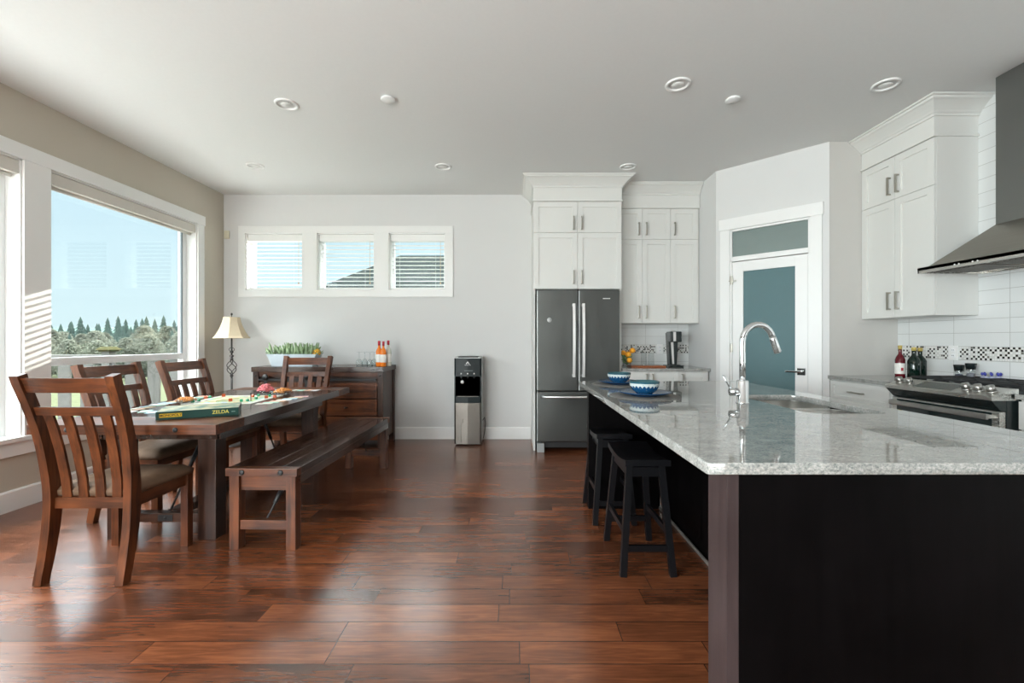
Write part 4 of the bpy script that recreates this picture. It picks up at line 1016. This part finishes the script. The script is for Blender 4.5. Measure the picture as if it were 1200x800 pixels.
for k in range(3):
    tag(MB().box(-.03, .03, -.045, .045, 0, .006, .001).build('card_deck', YC, loc=(-2.29+.02*k, 3.40+.085*k, ZT+.0045), rz=.3*k), ['pale yellow card deck on the board, nearest the box', 'pale yellow card deck in the middle of the board', 'pale yellow card deck at the far side of the board'][k], 'cards', 'card decks on the board')
# snacks
def snack_bowl(x, y, r, pmat, n, lab, pr, hh, name='snack_bowl'):
    e = empty(name, (x, y, ZT), label=lab, cat='bowl of snacks')
    MB().lathe([(0, 0), (r*.6, 0), (r*.85, .012), (r, .034), (r*.96, .034), (r*.8, .014), (0, .006)], 28, caps=False).build('bowl', CGLASS, e)
    m = MB()
    for i in range(n):
        a = random.uniform(0, 2*PI); q = math.sqrt(random.random())*r*.86; z = .02+hh*(1-(q/r)**2)*random.uniform(.5, 1)
        m.ball((q*math.cos(a), q*math.sin(a), z), pr, 1, (random.uniform(.8, 1.3), random.uniform(.8, 1.3), random.uniform(.5, 1)), .15)
    o = m.build('snacks', pmat, e); o['kind'] = 'stuff'
    return e
PINK = plain('pink_sweets', (.75, .16, .18), .5, noise=.6, scale=50); PRET = plain('orange_pretzels', (.62, .24, .05), .6, noise=.4, scale=60)
snack_bowl(-2.17, 3.87, .072, PINK, 110, 'heaped glass bowl of pink and red sweets toward the far end', .014, .065)
snack_bowl(-2.005, 3.84, .072, PRET, 110, 'glass bowl of orange crackers right of the pink sweets', .012, .035)
snack_bowl(-2.445, 3.30, .066, PRET, 90, 'glass bowl of orange crackers on the window side', .011, .025)

# ================================================================== SIDEBOARD
SB = empty('sideboard', (-2.22, 5.02, 0), label='dark rustic wooden sideboard with iron sliding-door rail against the back wall', cat='sideboard')
hw = .735; D = YB-5.02-.02
MB().box(-hw-.01, hw+.01, -.025, D, .873, .93, .003).build('top', DX, SB)
MB().box(-hw+.01, -hw+.03, .0, D-.01, .10, .873).box(hw-.03, hw-.01, 0, D-.01, .10, .873).box(-hw+.02, hw-.02, .03, D-.01, .10, .873).build('body', DZ, SB)
for sx in (-1, 1):
    for (y0, y1) in ((-.01, .055), (D-.07, D-.005)):
        MB().box(sx*hw, sx*(hw-.062), y0, y1, 0, .872, .002).build('leg', DZ, SB)
    m = MB(); bolt(m, (sx*(hw-.031), -.01, .83), (0, -1, 0), .012); m.build('bolt', BLACKM, SB)
MB().box(-hw+.062, hw-.062, .0, .025, .82, .872).box(-hw+.062, hw-.062, 0, .025, .1, .18).box(-.005, .05, 0, .025, .18, .82).build('front_frame', WX, SB)
MB().box(-hw+.07, hw-.075, -.03, -.018, .778, .796).box(-.1, .0, -.018, 0, .78, .794).build('rail', BLACKM, SB)
sl = MB()
for k in range(5): sl.box(-hw+.075+.126*k, -hw+.075+.126*(k+1)-.003, -.014, .01, .19, .755, .001)
sl.box(-hw+.075, -.035, -.018, -.01, .69, .755).box(-hw+.075, -.035, -.018, -.01, .19, .26)
bd = sl.build('sliding_door', WZ, SB)
for x in (-.58, -.12):
    hgr = MB().box(x-.016, x+.016, -.034, -.030, .66, .84); hgr.tube([(x, -.042, .815), (x, -.028, .815)], .034, 20); hgr.build('hanger_wheel', BLACKM, bd)
for (z0, z1) in ((.575, .755), (.38, .565), (.19, .37)):
    d = shaker(SB, .055, hw-.065, z0, z1, 'drawer', .035, WX)
    MB().tube([(.32, -.02, (z0+z1)/2), (.32, -.045, (z0+z1)/2)], [.007, .013], 12).tube([(.30, -.022, (z0+z1)/2), (.34, -.022, (z0+z1)/2)], .006, 8).build('knob', BLACKM, d)
# planter on sideboard
PX = -2.60
P = empty('succulent_planter', (-2.585, 5.22, .9305), label='pale galvanised trough planted with green succulents on the sideboard', cat='planter')
MB().hexa([(-.235, -.07, 0), (.235, -.07, 0), (.235, .07, 0), (-.235, .07, 0), (-.285, -.085, .135), (.285, -.085, .135), (.285, .085, .135), (-.285, .085, .135)]).build('trough', TIN, P)
MB().box(-.292, .292, -.092, .092, .128, .138, .003).build('rim', TIN, P)
m = MB()
for i in range(85):
    x = random.uniform(-.26, .25); y = random.uniform(-.07, .07); l = random.uniform(.08, .145); a = random.uniform(0, 2*PI); tl = random.uniform(.01, .05)
    p = Vector((x, y, .13)); q = p+Vector((math.cos(a)*tl+x*.12, math.sin(a)*tl, l))
    m.tube([p, p.lerp(q, .5)+Vector((0, 0, .005)), q], [.010, .016, .004], 6)
for i in range(26):
    x = random.choice((-.27, .26)) ; y = random.uniform(-.06, .06); q = Vector((x*1.22, y, .165+random.uniform(-.02, .03)))
    m.tube([(x*.9, y, .13), q], [.009, .002], 6)
o = m.build('foliage', SUCC, P); o['kind'] = 'stuff'
m = MB()
for i in range(34):
    a = random.uniform(0, 2*PI); b = random.uniform(-.5, 1.4)
    p = Vector((.265, -.02, .155)); q = p+Vector((math.cos(a)*math.cos(b), math.sin(a)*math.cos(b), math.sin(b)))*.045
    m.tube([p, q], [.004, .013], 6)
m.build('flower', YEL, P)
# glasses and bottles
def wine_glass(inv=True):
    pr = [(.0, .0), (.034, .0), (.034, .002), (.005, .008), (.004, .07), (.012, .082), (.032, .10), (.038, .125), (.033, .165), (.0318, .165), (.0365, .125), (.030, .102), (.010, .086), (0, .084)]
    if inv: pr = [(r, .165-z) for r, z in pr][::-1]
    return MB().lathe(pr, 20, caps=False)
g0 = None
for k, (px, lab) in enumerate(((421, 'first on the left'), (427.5, 'second from left'), (433.5, 'third from left'), (438.5, 'right beside the bottles'))):
    y = 5.15+.05*(k % 2); X = (px-603)*y/520
    if g0 is None: g0 = wine_glass().build('wine_glass', CGLASS); o = g0
    else: o = g0.copy(); COL.objects.link(o)
    o.location = (X, y, .931); tag(o, f'upside-down clear wine glass on the sideboard, {lab}', 'glass', 'wine glasses on the sideboard')
ROSE = plain('rose_wine', (.85, .22, .02), .08, noise=.1); CLR = plain('clear_wine', (.62, .64, .56), .08)
LAB = plain('paper_label', (.80, .78, .74), .6, noise=.1, scale=60)
def bottle(name, loc, h, r, body, capm, lab, labelm=True, cap_h=.05):
    e = empty(name, loc, label=lab, cat='bottle')
    MB().lathe([(0, 0), (r*.95, 0), (r, .004), (r, h*.58), (r*.8, h*.66), (r*.36, h*.76), (r*.34, h*.98), (r*.38, h*.985), (r*.38, h), (0, h)], 24, caps=False).build('glass', body, e)
    MB().lathe([(r*.36, h-cap_h), (r*.40, h-cap_h), (r*.42, h+.002), (0, h+.003)], 20, caps=False).build('cap', capm, e)
    if labelm:
        MB().lathe([(r+.0006, h*.16), (r+.0012, h*.165), (r+.0012, h*.47), (r+.0006, h*.475)], 24, caps=False).build('paper_label', labelm if not labelm is True else LAB, e)
    return e
REDC = plain('red_foil', (.45, .02, .04), .35)
bottle('wine_bottle', ((444.3-603)*5.13/520, 5.13, .931), .29, .036, ROSE, REDC, 'orange-pink wine bottle with a white label, leftmost on the sideboard')
bottle('wine_bottle', ((449.3-603)*5.09/520, 5.09, .931), .285, .033, ROSE, REDC, 'orange wine bottle in the middle of the three on the sideboard')
bottle('wine_bottle', ((455-603)*5.18/520, 5.18, .931), .295, .035, CLR, REDC, 'pale clear wine bottle with a red cap, rightmost on the sideboard')

# ================================================================== FLOOR LAMP
LP = empty('floor_lamp', (-3.315, 5.2, 0), label='floor lamp with cream bell shade and wrought iron pole in the corner', cat='lamp')
MB().lathe([(.14, 0), (.14, .012), (.11, .025), (.04, .04), (.02, .07)], 32).build('base', LIRON, LP)
m = MB().tube([(0, 0, .05), (0, 0, .82)], .011, 12).tube([(0, 0, 1.0), (0, 0, 1.30)], .009, 12)
m.lathe([(.011, .80), (.02, .815), (.011, .83)], 16).lathe([(.01, .995), (.022, 1.01), (.01, 1.02), (.025, 1.05), (.012, 1.06)], 16).lathe([(.01, 1.08), (.022, 1.09), (.01, 1.11)], 16)
m.build('pole', LIRON, LP)
for k in range(4):
    pts = []
    for i in range(15):
        u = i/14; a = k*PI/2+u*PI*.9; rr = .008+.047*math.sin(PI*u)
        pts.append((rr*math.cos(a), rr*math.sin(a), .83+.17*u))
    MB().tube(pts, .0045, 8).build('scroll', LIRON, LP)
for k in range(2):
    s = 1 if k else -1
    pts = [(s*(.012+.02*math.sin(PI*i/8)), 0, 1.10+.045*i/8) for i in range(9)]
    MB().tube(pts, .0035, 8).build('scroll', LIRON, LP)
m = MB(); rings = []
for (r, z) in ((.195, 1.255), (.172, 1.28), (.140, 1.335), (.115, 1.39), (.097, 1.445), (.088, 1.49), (.088, 1.50)):
    ring = []
    for i in range(48):
        a = 2*PI*i/48; k = math.cos(PI/8)/math.cos(((a+PI/8) % (PI/4))-PI/8)
        ring.append(m.bm.verts.new((r*k*math.cos(a), r*k*math.sin(a), z)))
    rings.append(ring)
for a, b in zip(rings, rings[1:]):
    for i in range(48): m.bm.faces.new((a[i], a[(i+1) % 48], b[(i+1) % 48], b[i]))
sh = m.build('lamp_shade', CREAM, LP); md = sh.modifiers.new('s', 'SOLIDIFY'); md.thickness = .002
MB().tube([(0, 0, 1.29), (0, 0, 1.52)], .004, 8).ball((0, 0, 1.535), .011, 2, (1, 1, 1.5)).bar((-.085, 0, 1.497), (.085, 0, 1.497), .004, .004).build('finial', LIRON, LP)

# ================================================================== WATER DISPENSER
WD = empty('water_dispenser', (-.545, 5.18, 0), label='black and stainless freestanding water dispenser against the back wall', cat='water dispenser')
hw = .153; D = .33
DBLK = plain('dispenser_black', (.010, .016, .017), .35, spec=.2, noise=.1)
GREY = plain('dispenser_grey', (.42, .43, .42), .4, .3)
MB().box(-hw, hw, .02, D, .01, 1.035, .008).build('body', GREY, WD)
m = MB().prism([(-.158, .0), (-.14, -.018), (0, -.026), (.14, -.018), (.158, .0), (.158, .03), (-.158, .03)], .025, .50, 'z'); m.build('lower_door', steel('dispenser_steel', (.125, .112, .10), .3, 'z'), WD)
MB().prism([(-.158, .0), (-.14, -.018), (0, -.026), (.14, -.018), (.158, 0), (.158, .03), (-.158, .03)], .81, 1.02, 'z').box(-.158, -.145, 0, .03, .50, .81).box(.145, .158, 0, .03, .50, .81).box(-.158, .158, .020, .03, .50, .81).box(-.12, .12, .02, .2, 1.02, 1.04, .008).build('front_cover', DBLK, WD)
MB().prism([(-.156, .0), (-.14, -.02), (0, -.03), (.14, -.02), (.156, 0), (.156, .03), (-.156, .03)], .502, .575, 'z').build('drip_tray', DBLK, WD)
MB().box(-.12, .12, -.015, .02, .575, .578).build('tray_grid', STEEL, WD)
for x in (-.075, 0, .075):
    MB().tube([(x, -.004, .812), (x, -.004, .785)], .012, 12).build('spout', BLACKP if x else BLACKP, WD)
    MB().box(x-.007, x+.007, -.0285, -.02, .835, .85, .002).build('button', TRIM, WD)
MB().ball((-.065, -.006, .745), .02, 2, (1, .4, 1)).build('hot_lock', TRIM, WD)
MB().box(-.04, .06, -.0275, -.022, .872, .880).build('indicator_strip', plain('indicator', (.10, .13, .13), .4), WD)
m = MB(); y = -.0275
m.quad([(-.002, y, .985), (-.022, y, .955), (-.010, y, .955), (.003, y, .972)]); m.quad([(.002, y, .985), (-.003, y, .978), (.012, y, .953), (.024, y, .953)])
m.build('emblem', TRIM, WD)
text_mesh('AVALON', .017, .0004, 'lettering', TRIM, WD, Matrix.Translation((0, -.0275, .942)) @ Matrix.Rotation(PI/2, 4, 'X'))
MB().tube([(.153, .25, .25), (.175, .3, .28), (.185, .33, .2), (.17, .345, .08), (.155, .345, .01)], .004, 8).build('power_cord', BLACKP, WD)

# ================================================================== NOOK OBJECTS
NZ = .9185
o = empty('soda_maker', (1.885, 5.27, NZ), label='black and silver soda machine standing on the recess counter', cat='soda machine')
MB().box(-.085, .085, -.11, .11, 0, .018, .006).box(-.05, .05, -.10, .02, .018, .026, .003).build('base', BLACKP, o)
MB().hexa([(-.042, .0, .015), (.042, .0, .015), (.042, .09, .015), (-.042, .09, .015), (-.06, .0, .40), (.06, 0, .40), (.06, .10, .40), (-.06, .10, .40)]).build('column', BLACKP, o)
MB().box(-.066, .066, -.10, .06, .29, .415, .012).build('head', BLACKP, o)
MB().hexa([(-.012, -.004, .03), (.010, -.004, .03), (.010, .001, .03), (-.012, .001, .03), (-.03, -.004, .29), (.0, -.004, .29), (.0, .001, .29), (-.03, .001, .29)]).build('front_strip', BRIGHT, o)
MB().lathe([(.022, .414), (.024, .42), (.016, .428)], 16, (-.02, -.05, 0)).box(-.035, -.005, -.104, -.099, .30, .41).build('lever_cap', BRIGHT, o)
tag(MB().box(-.20, .20, -.11, .11, 0, .016, .004).build('serving_board', wood('board_wood', (.25, .06, .02), (.42, .14, .05), 'x', .4), loc=(1.545, 5.22, NZ)), 'reddish wooden serving board on the recess counter', 'tray')
tum = MB().lathe([(0, .0), (.036, .0), (.036, .004), (.034, .006), (.031, .145), (.028, .15), (.0, .152)], 20, caps=False)
t1_ = tum.build('tumbler', CGLASS, loc=(1.515, 5.20, NZ+.0165)); tag(t1_, 'upturned clear tumbler on the serving board, left one', 'glass', 'tumblers on the serving board')
t2_ = t1_.copy(); COL.objects.link(t2_); t2_.location = (1.60, 5.20, NZ+.0165); t2_['label'] = 'upturned clear tumbler on the serving board, right one'
V = empty('flower_vase', (1.285, 5.08, NZ), label='glass vase of round orange-yellow blooms beside the refrigerator', cat='vase')
MB().lathe([(0, 0), (.045, 0), (.05, .01), (.045, .07), (.048, .09), (.045, .09), (.042, .07), (.045, .012), (0, .006)], 24, caps=False).build('vase', CGLASS, V)
for (x, y, z, r) in ((.012, -.02, .15, .036), (.065, .0, .195, .033), (.02, -.035, .085, .033), (-.04, .0, .17, .03)):
    MB().ball((x, y, z), r, 2, (1, 1, .95), .05).build('bloom', ORANGE, V)
m = MB()
for i in range(26):
    a = random.uniform(0, 2*PI); l = random.uniform(.05, .10); p = Vector((0, 0, random.uniform(.03, .12))); q = p+Vector((math.cos(a)*l*.8, math.sin(a)*l*.8, random.uniform(.0, .08)))
    m.tube([p, p.lerp(q, .5), q], [.003, .012, .002], 5)
o = m.build('leaves', GREEND, V); o['kind'] = 'stuff'

# ================================================================== ITEMS BY THE RANGE
CZ = .9095
REDL = plain('red_vinegar', (.10, .004, .01), .08); DKG = plain('dark_green_glass', (.004, .014, .010), .08)
GOLD = plain('yellow_cap', (.50, .38, .10), .4)
b1 = bottle('sauce_bottle', (3.18, 3.66, CZ), .275, .034, REDL, GOLD, 'red bottle with a white label left of the range', cap_h=.03)
MB().box(-.022, -.004, -.036, -.0345, .07, .095).build('label_print', REDC, b1)
b2 = bottle('oil_bottle', (3.24, 3.60, CZ), .26, .042, DKG, GOLD, 'dark green oil bottle beside the red bottle', None, cap_h=.025)
b3 = bottle('oil_bottle', (3.345, 3.66, CZ), .255, .042, DKG, GOLD, 'dark green oil bottle against the tiles, right of its twin', None, cap_h=.025)
for k, (x, y) in enumerate(((3.44, 3.435), (3.44, 3.345))):
    z = .9095 if k == 0 else .9255
    e = empty('spice_grinder', (x, y, z), label=['glass spice grinder with black top, left one behind the range', 'glass spice grinder with black top, right one behind the range'][k], cat='grinder', group='spice grinders')
    MB().lathe([(0, 0), (.026, 0), (.027, .01), (.023, .08), (.024, .085)], 20, caps=False).build('jar', CGLASS, e)
    MB().lathe([(0, .002), (.023, .002), (.022, .055), (0, .06)], 16, caps=False).build('peppercorns', plain('spice%d' % k, (.25, .25, .28) if k else (.12, .12, .16), .6, noise=.7, scale=120), e)
    MB().lathe([(0, .083), (.027, .083), (.033, .125), (.033, .13), (0, .131)], 20, caps=False).build('cap', BLACKP, e)
    MB().lathe([(.0245, .075), (.027, .076), (.027, .084), (.0245, .085)], 20, caps=False).build('collar', CHROME, e)
e = empty('spoon_rest', (3.46, 3.22, .9255), label='small blue and white scalloped dish behind the range grates', cat='dish')
e.scale = (1.15, 1.15, 1.8)
m = MB()
for i in range(8):
    a = 2*PI*i/8; m.ball((.036*math.cos(a), .036*math.sin(a), .014), .014, 1, (1, 1, .8))
m.lathe([(0, 0), (.035, .0), (.045, .02), (.04, .02), (.0, .006)], 20, caps=False)
m.build('dish', plain('blue_white_ceramic', (.45, .48, .68), .3, noise=.6, scale=80), e)
m = MB()
for i in range(8):
    a = 2*PI*i/8; m.ball((.04*math.cos(a), .04*math.sin(a), .032), .008, 1)
m.build('bead_edge', plain('blue_ceramic', (.05, .06, .35), .3), e)

# ================================================================== CEILING FIXTURES
def ceil_at(px, py):
    d = (ZC-1.226)*520/(399-py); return ((px-603)*d/520, d)
def downlight():
    e = empty('ceiling_light')
    MB().lathe([(.066, .002), (.066, -.010), (.084, -.010), (.087, -.004), (.087, .002)], 32, caps=False).build('trim_ring', TRIM, e)
    MB().lathe([(.069, -.003), (.066, .001), (.0, .0012)], 32, caps=False).build('recess', plain('recess_shade', (.16, .16, .155), .4), e)  # flat disc, shade of the recess put into its dark colour
    m = MB(); m.M = Matrix.Translation((0, .004, -.004)) @ Matrix.Rotation(math.radians(7), 4, 'X')
    m.lathe([(0, -.004), (.040, -.004), (.044, .002), (.044, .004), (0, .004)], 28, caps=False); m.M = Matrix()
    m.build('lens', BULB, e)
    return e
dl = None
names = ['round recessed ceiling light above the near end of the dining table', 'round recessed ceiling light above the floor lamp corner', 'round recessed ceiling light above the water dispenser',
         'round recessed ceiling light above the middle of the island', 'round recessed ceiling light in front of the refrigerator cabinet crown', 'round recessed ceiling light close to the right-hand wall cabinet crown']
for k, (px, py) in enumerate(((336, 122), (299, 194), (519.5, 195), (794.5, 98.5), (736, 195), (1038, 99))):
    x, y = ceil_at(px, py)
    if dl is None: dl = downlight(); o = dl
    else: o = copy_tree(dl)
    o.location = (x, y, ZC); tag(o, names[k], 'ceiling light', 'recessed ceiling lights')
for k, (px, py, r) in enumerate(((454.5, 115, .052), (859, 115.5, .054))):
    x, y = ceil_at(px, py)
    tag(MB().lathe([(r*.8, 0), (r*.8, -.006), (r, -.008), (r, -.014), (r*.9, -.018), (0, -.019)], 32, caps=False).build('ceiling_cover', TRIM, loc=(x, y, ZC)),
        ['small round flat sprinkler cover on the ceiling over the dining area', 'small round flat sprinkler cover on the ceiling over the island'][k], 'ceiling cover', 'round ceiling covers')
tag(MB().box(-.03, .03, -.022, 0, -.05, .05, .004).build('wall_sensor', plain('sensor_beige', (.66, .62, .48), .5), loc=(-3.585, YB, 2.545)), 'small beige sensor on the back wall by the left corner', 'sensor')

# ================================================================== OUTSIDE
GRASS = plain('lawn_grass', (.055, .062, .038), .9, spec=0, noise=.4, scale=2)
m = MB(); N = 60; grid = []
def gh(x, y):
    d = max(0, -x-5); k = min(1, d/45); k = k*k*(3-2*k)
    return -.6-6.0*k+.25*math.sin(x*.05+1)*math.cos(y*.04)*k*3
for i in range(N+1):
    row = []
    for j in range(N+1):
        u = -1+2*i/N; v = -1+2*j/N
        x = math.copysign(abs(u)**2.2*420, u)-4; y = math.copysign(abs(v)**2.2*420, v)+4
        row.append(m.bm.verts.new((x, y, gh(x, y))))
    grid.append(row)
for i in range(N):
    for j in range(N): m.bm.faces.new((grid[i][j], grid[i+1][j], grid[i+1][j+1], grid[i][j+1]))
m._fin(list(m.bm.verts), True)
o = m.build('ground', GRASS); struct(o, 'grassy ground sloping away outside the windows')
DECKW = plain('weathered_grey_wood', (.08, .08, .075), .75, spec=.1, noise=.25, scale=14)
m = MB()
for k in range(17): m.box(-3.86-.15*(k+1)+.006, -3.86-.15*k, -3.0, 5.3, -.07, -.03)
m.box(-6.3, -3.88, -2.9, 5.2, -.5, -.08)
struct(m.build('deck_floor', plain('pale_deck_boards', (.55, .54, .52), .7, noise=.12, scale=10)), 'grey board deck outside the tall windows')
DR = empty('deck_railing', (-4.9, 5.2, -.03), label='weathered wooden deck railing with capped post outside the window', cat='railing')
MB().box(-1.5, 1.05, -.05, .05, 1.055, 1.09, .004).build('top_rail', DECKW, DR)
MB().box(-1.5, 1.05, -.02, .02, .10, .15).build('bottom_rail', DECKW, DR)
for i in range(10):
    x = -1.42+.262*i
    MB().box(x-.07, x+.07, -.012, .012, .08, 1.055, .002).build('board', DECKW, DR)
for x in (-1.45, .145):
    p = MB().box(x-.045, x+.045, -.045, .045, 0, 1.13, .003).build('post', DECKW, DR)
    MB().box(x-.065, x+.065, -.065, .065, 1.13, 1.15, .003).hexa([(x-.085, -.085, 1.15), (x+.085, -.085, 1.15), (x+.085, .085, 1.15), (x-.085, .085, 1.15), (x-.05, -.05, 1.185), (x+.05, -.05, 1.185), (x+.05, .05, 1.185), (x-.05, .05, 1.185)]).build('post_cap', plain('cap_wood', (.05, .048, .025), .7, spec=0, noise=.3, scale=20), p)
# trees
CON = plain('conifer_haze_green', (.062, .096, .084), .9, spec=0, noise=.5, scale=.7)  # distance haze put into the colour, lighter and bluer
DEC = plain('hazy_twigs', (.115, .125, .100), .95, spec=0, noise=.4, scale=.6)  # lightened the same way for distance haze
for _m in (CON, DEC):      # thin leaves let light through
    _t = _m.node_tree; _b = _t.nodes['Principled BSDF']; _o = [n for n in _t.nodes if n.type == 'OUTPUT_MATERIAL'][0]
    _tr = _t.nodes.new('ShaderNodeBsdfTranslucent'); _mx = _t.nodes.new('ShaderNodeMixShader'); _mx.inputs[0].default_value = .45
    _t.links.new(_b.inputs['Base Color'].links[0].from_socket, _tr.inputs[0]); _t.links.new(_b.outputs[0], _mx.inputs[1]); _t.links.new(_tr.outputs[0], _mx.inputs[2]); _t.links.new(_mx.outputs[0], _o.inputs[0])
BRK = plain('bark', (.06, .05, .04), .9, spec=0)
def conifer():
    e = empty('conifer_tree'); MB().lathe([(.22, 0), (.15, 6), (.03, 12.6)], 8).build('trunk', BRK, e)
    m = MB()
    for k in range(13):
        z = 1.2+k*.88; r = 2.5*(1-(k/13.5))**.85+.1; n = 13; ph = random.random()
        cen = m.bm.verts.new((0, 0, z+1.5)); low = m.bm.verts.new((0, 0, z+.35)); ring = []
        for i in range(n*2):
            a = 2*PI*(i+ph)/(n*2); q = r*(random.uniform(.85, 1.15) if i % 2 else .55); ring.append(m.bm.verts.new((q*math.cos(a), q*math.sin(a), z-(.25 if i % 2 else -.1)+random.uniform(-.1, .1))))
        for i in range(n*2):
            m.bm.faces.new((ring[i], ring[(i+1) % (2*n)], cen)); m.bm.faces.new((ring[(i+1) % (2*n)], ring[i], low))
    m._fin(list(m.bm.verts)); m.build('foliage', CON, e)
    return e
def deciduous():
    e = empty('bare_tree'); tr = MB().tube([(0, 0, 0), (.1, 0, 3), (0, .1, 6)], [.3, .2, .1], 8)
    for i in range(60):
        a = random.uniform(0, 2*PI); z0 = random.uniform(2, 8); l = random.uniform(2, 4.4); el = random.uniform(.5, 1.2)
        p = Vector((0, 0, z0)); q = p+Vector((math.cos(a)*math.cos(el), math.sin(a)*math.cos(el), math.sin(el)))*l
        tr.tube([p, p.lerp(q, .5)+Vector((0, 0, -.15)), q], [.06, .04, .015], 4)
    tr.build('trunk', BRK, e)
    m = MB()
    for i in range(2600):
        a = random.uniform(0, 2*PI); q = random.random()**.5*3.1; z = random.uniform(1.0, 11.5); q *= math.sin(PI*min(1, (z-.3)/11.6))**.7
        p = Vector((q*math.cos(a), q*math.sin(a), z)); s_ = random.uniform(.08, .24)
        u = Vector((random.gauss(0, 1), random.gauss(0, 1), random.gauss(0, 1))).normalized(); v = u.orthogonal().normalized()
        m.quad([p+u*s_*1.6, p+v*s_, p-u*s_*1.6, p-v*s_])
    m._fin(list(m.bm.verts)); m.build('twigs', DEC, e)
    return e
prC, prD = conifer(), deciduous()
usedC = usedD = False; idx = 0
side = ['left', 'right']
for row, (R0, kindp, hs) in enumerate(((84, .05, .72), (98, .25, .88), (113, .45, .98), (130, .85, 1.08), (148, 1.0, 1.22))):
    n = [12, 13, 15, 26, 32][row]
    for i in range(n):
        s = -(1.30-.66*(i+(row % 2)*.5+random.uniform(-.12, .12))/(n-1)); Y = R0+random.uniform(-1, 1); X = s*Y
        con = random.random() < kindp
        if con and not usedC: o = prC; usedC = True
        elif con: o = copy_tree(prC)
        elif not usedD: o = prD; usedD = True
        else: o = copy_tree(prD)
        sc_ = hs*random.uniform(.88, 1.1)*(1.0 if con else 1.08)
        o.location = (X, Y, gh(X, Y)-.2); o.rotation_euler = (0, 0, random.uniform(0, 6)); o.scale = (sc_*1.02, sc_*1.02, sc_*.92)
        rowt = ['front', 'second', 'middle', 'fourth', 'rearmost'][row]
        tag(o, f'distant dark green conifer in the {rowt} row of the treeline seen through the left window' if con else f'distant grey-brown bare tree in the {rowt} row of the treeline seen through the left window', 'tree',
            f'{rowt} treeline conifers' if con else f'{rowt} treeline bare trees')
# wooded ridge far behind the trees
m = MB(); rg = []
for i in range(241):
    a = math.radians(20+75*i/240); prof = []
    for k, (rr, hh) in enumerate(((215, 0), (240, .55), (262, 1.0), (285, .95), (330, 0))):
        j = (math.sin(i*.21)+math.sin(i*.053+2)+.9*math.sin(i*1.7)*.5+random.uniform(-.5, .5))*.9 if 0 < k < 4 else 0
        prof.append(m.bm.verts.new((-math.sin(a)*rr, math.cos(a)*rr, -7+14.0*hh+j)))
    rg.append(prof)
for A, B_ in zip(rg, rg[1:]):
    for k in range(4): m.bm.faces.new((A[k], B_[k], B_[k+1], A[k+1]))
m._fin(list(m.bm.verts), True)
struct(m.build('hills', plain('wooded_ridge', (.055, .082, .075), .95, spec=0, noise=.35, scale=.25)), 'low wooded ridge on the horizon')
# neighbour house behind the high windows
NB = empty('neighbour_house', (-3.2, 20, -.6), label='neighbouring house with a grey hipped roof seen through the high windows', cat='house')
SID = plain('grey_siding', (.05, .055, .055), .7, spec=0); ROOF = plain('grey_shingles', (.014, .018, .018), .85, spec=0, noise=.35, scale=3)
MB().box(-5.2, 5.5, 0, 8, -.1, 3.9).build('wall', SID, NB)
MB().hexa([(-6.0, -.8, 3.85), (6.0, -.8, 3.85), (6.0, 8.8, 3.85), (-6.0, 8.8, 3.85), (-2.9, 3.6, 6.35), (5.8, 3.6, 6.35), (5.8, 4.4, 6.35), (-2.9, 4.4, 6.35)]).build('roof', ROOF, NB)
MB().box(8.3, 20, 0, 8, -.1, 13.0).build('sun_block_wing', SID, NB)  # unseen block added to keep sun off the other high windows
for x in (-3.5, .5): MB().box(x, x+1.2, -.03, .03, 1.2, 2.6).build('window', plain('nb_glass', (.1, .13, .15), .1), NB)
bpy.context.view_layer.update()
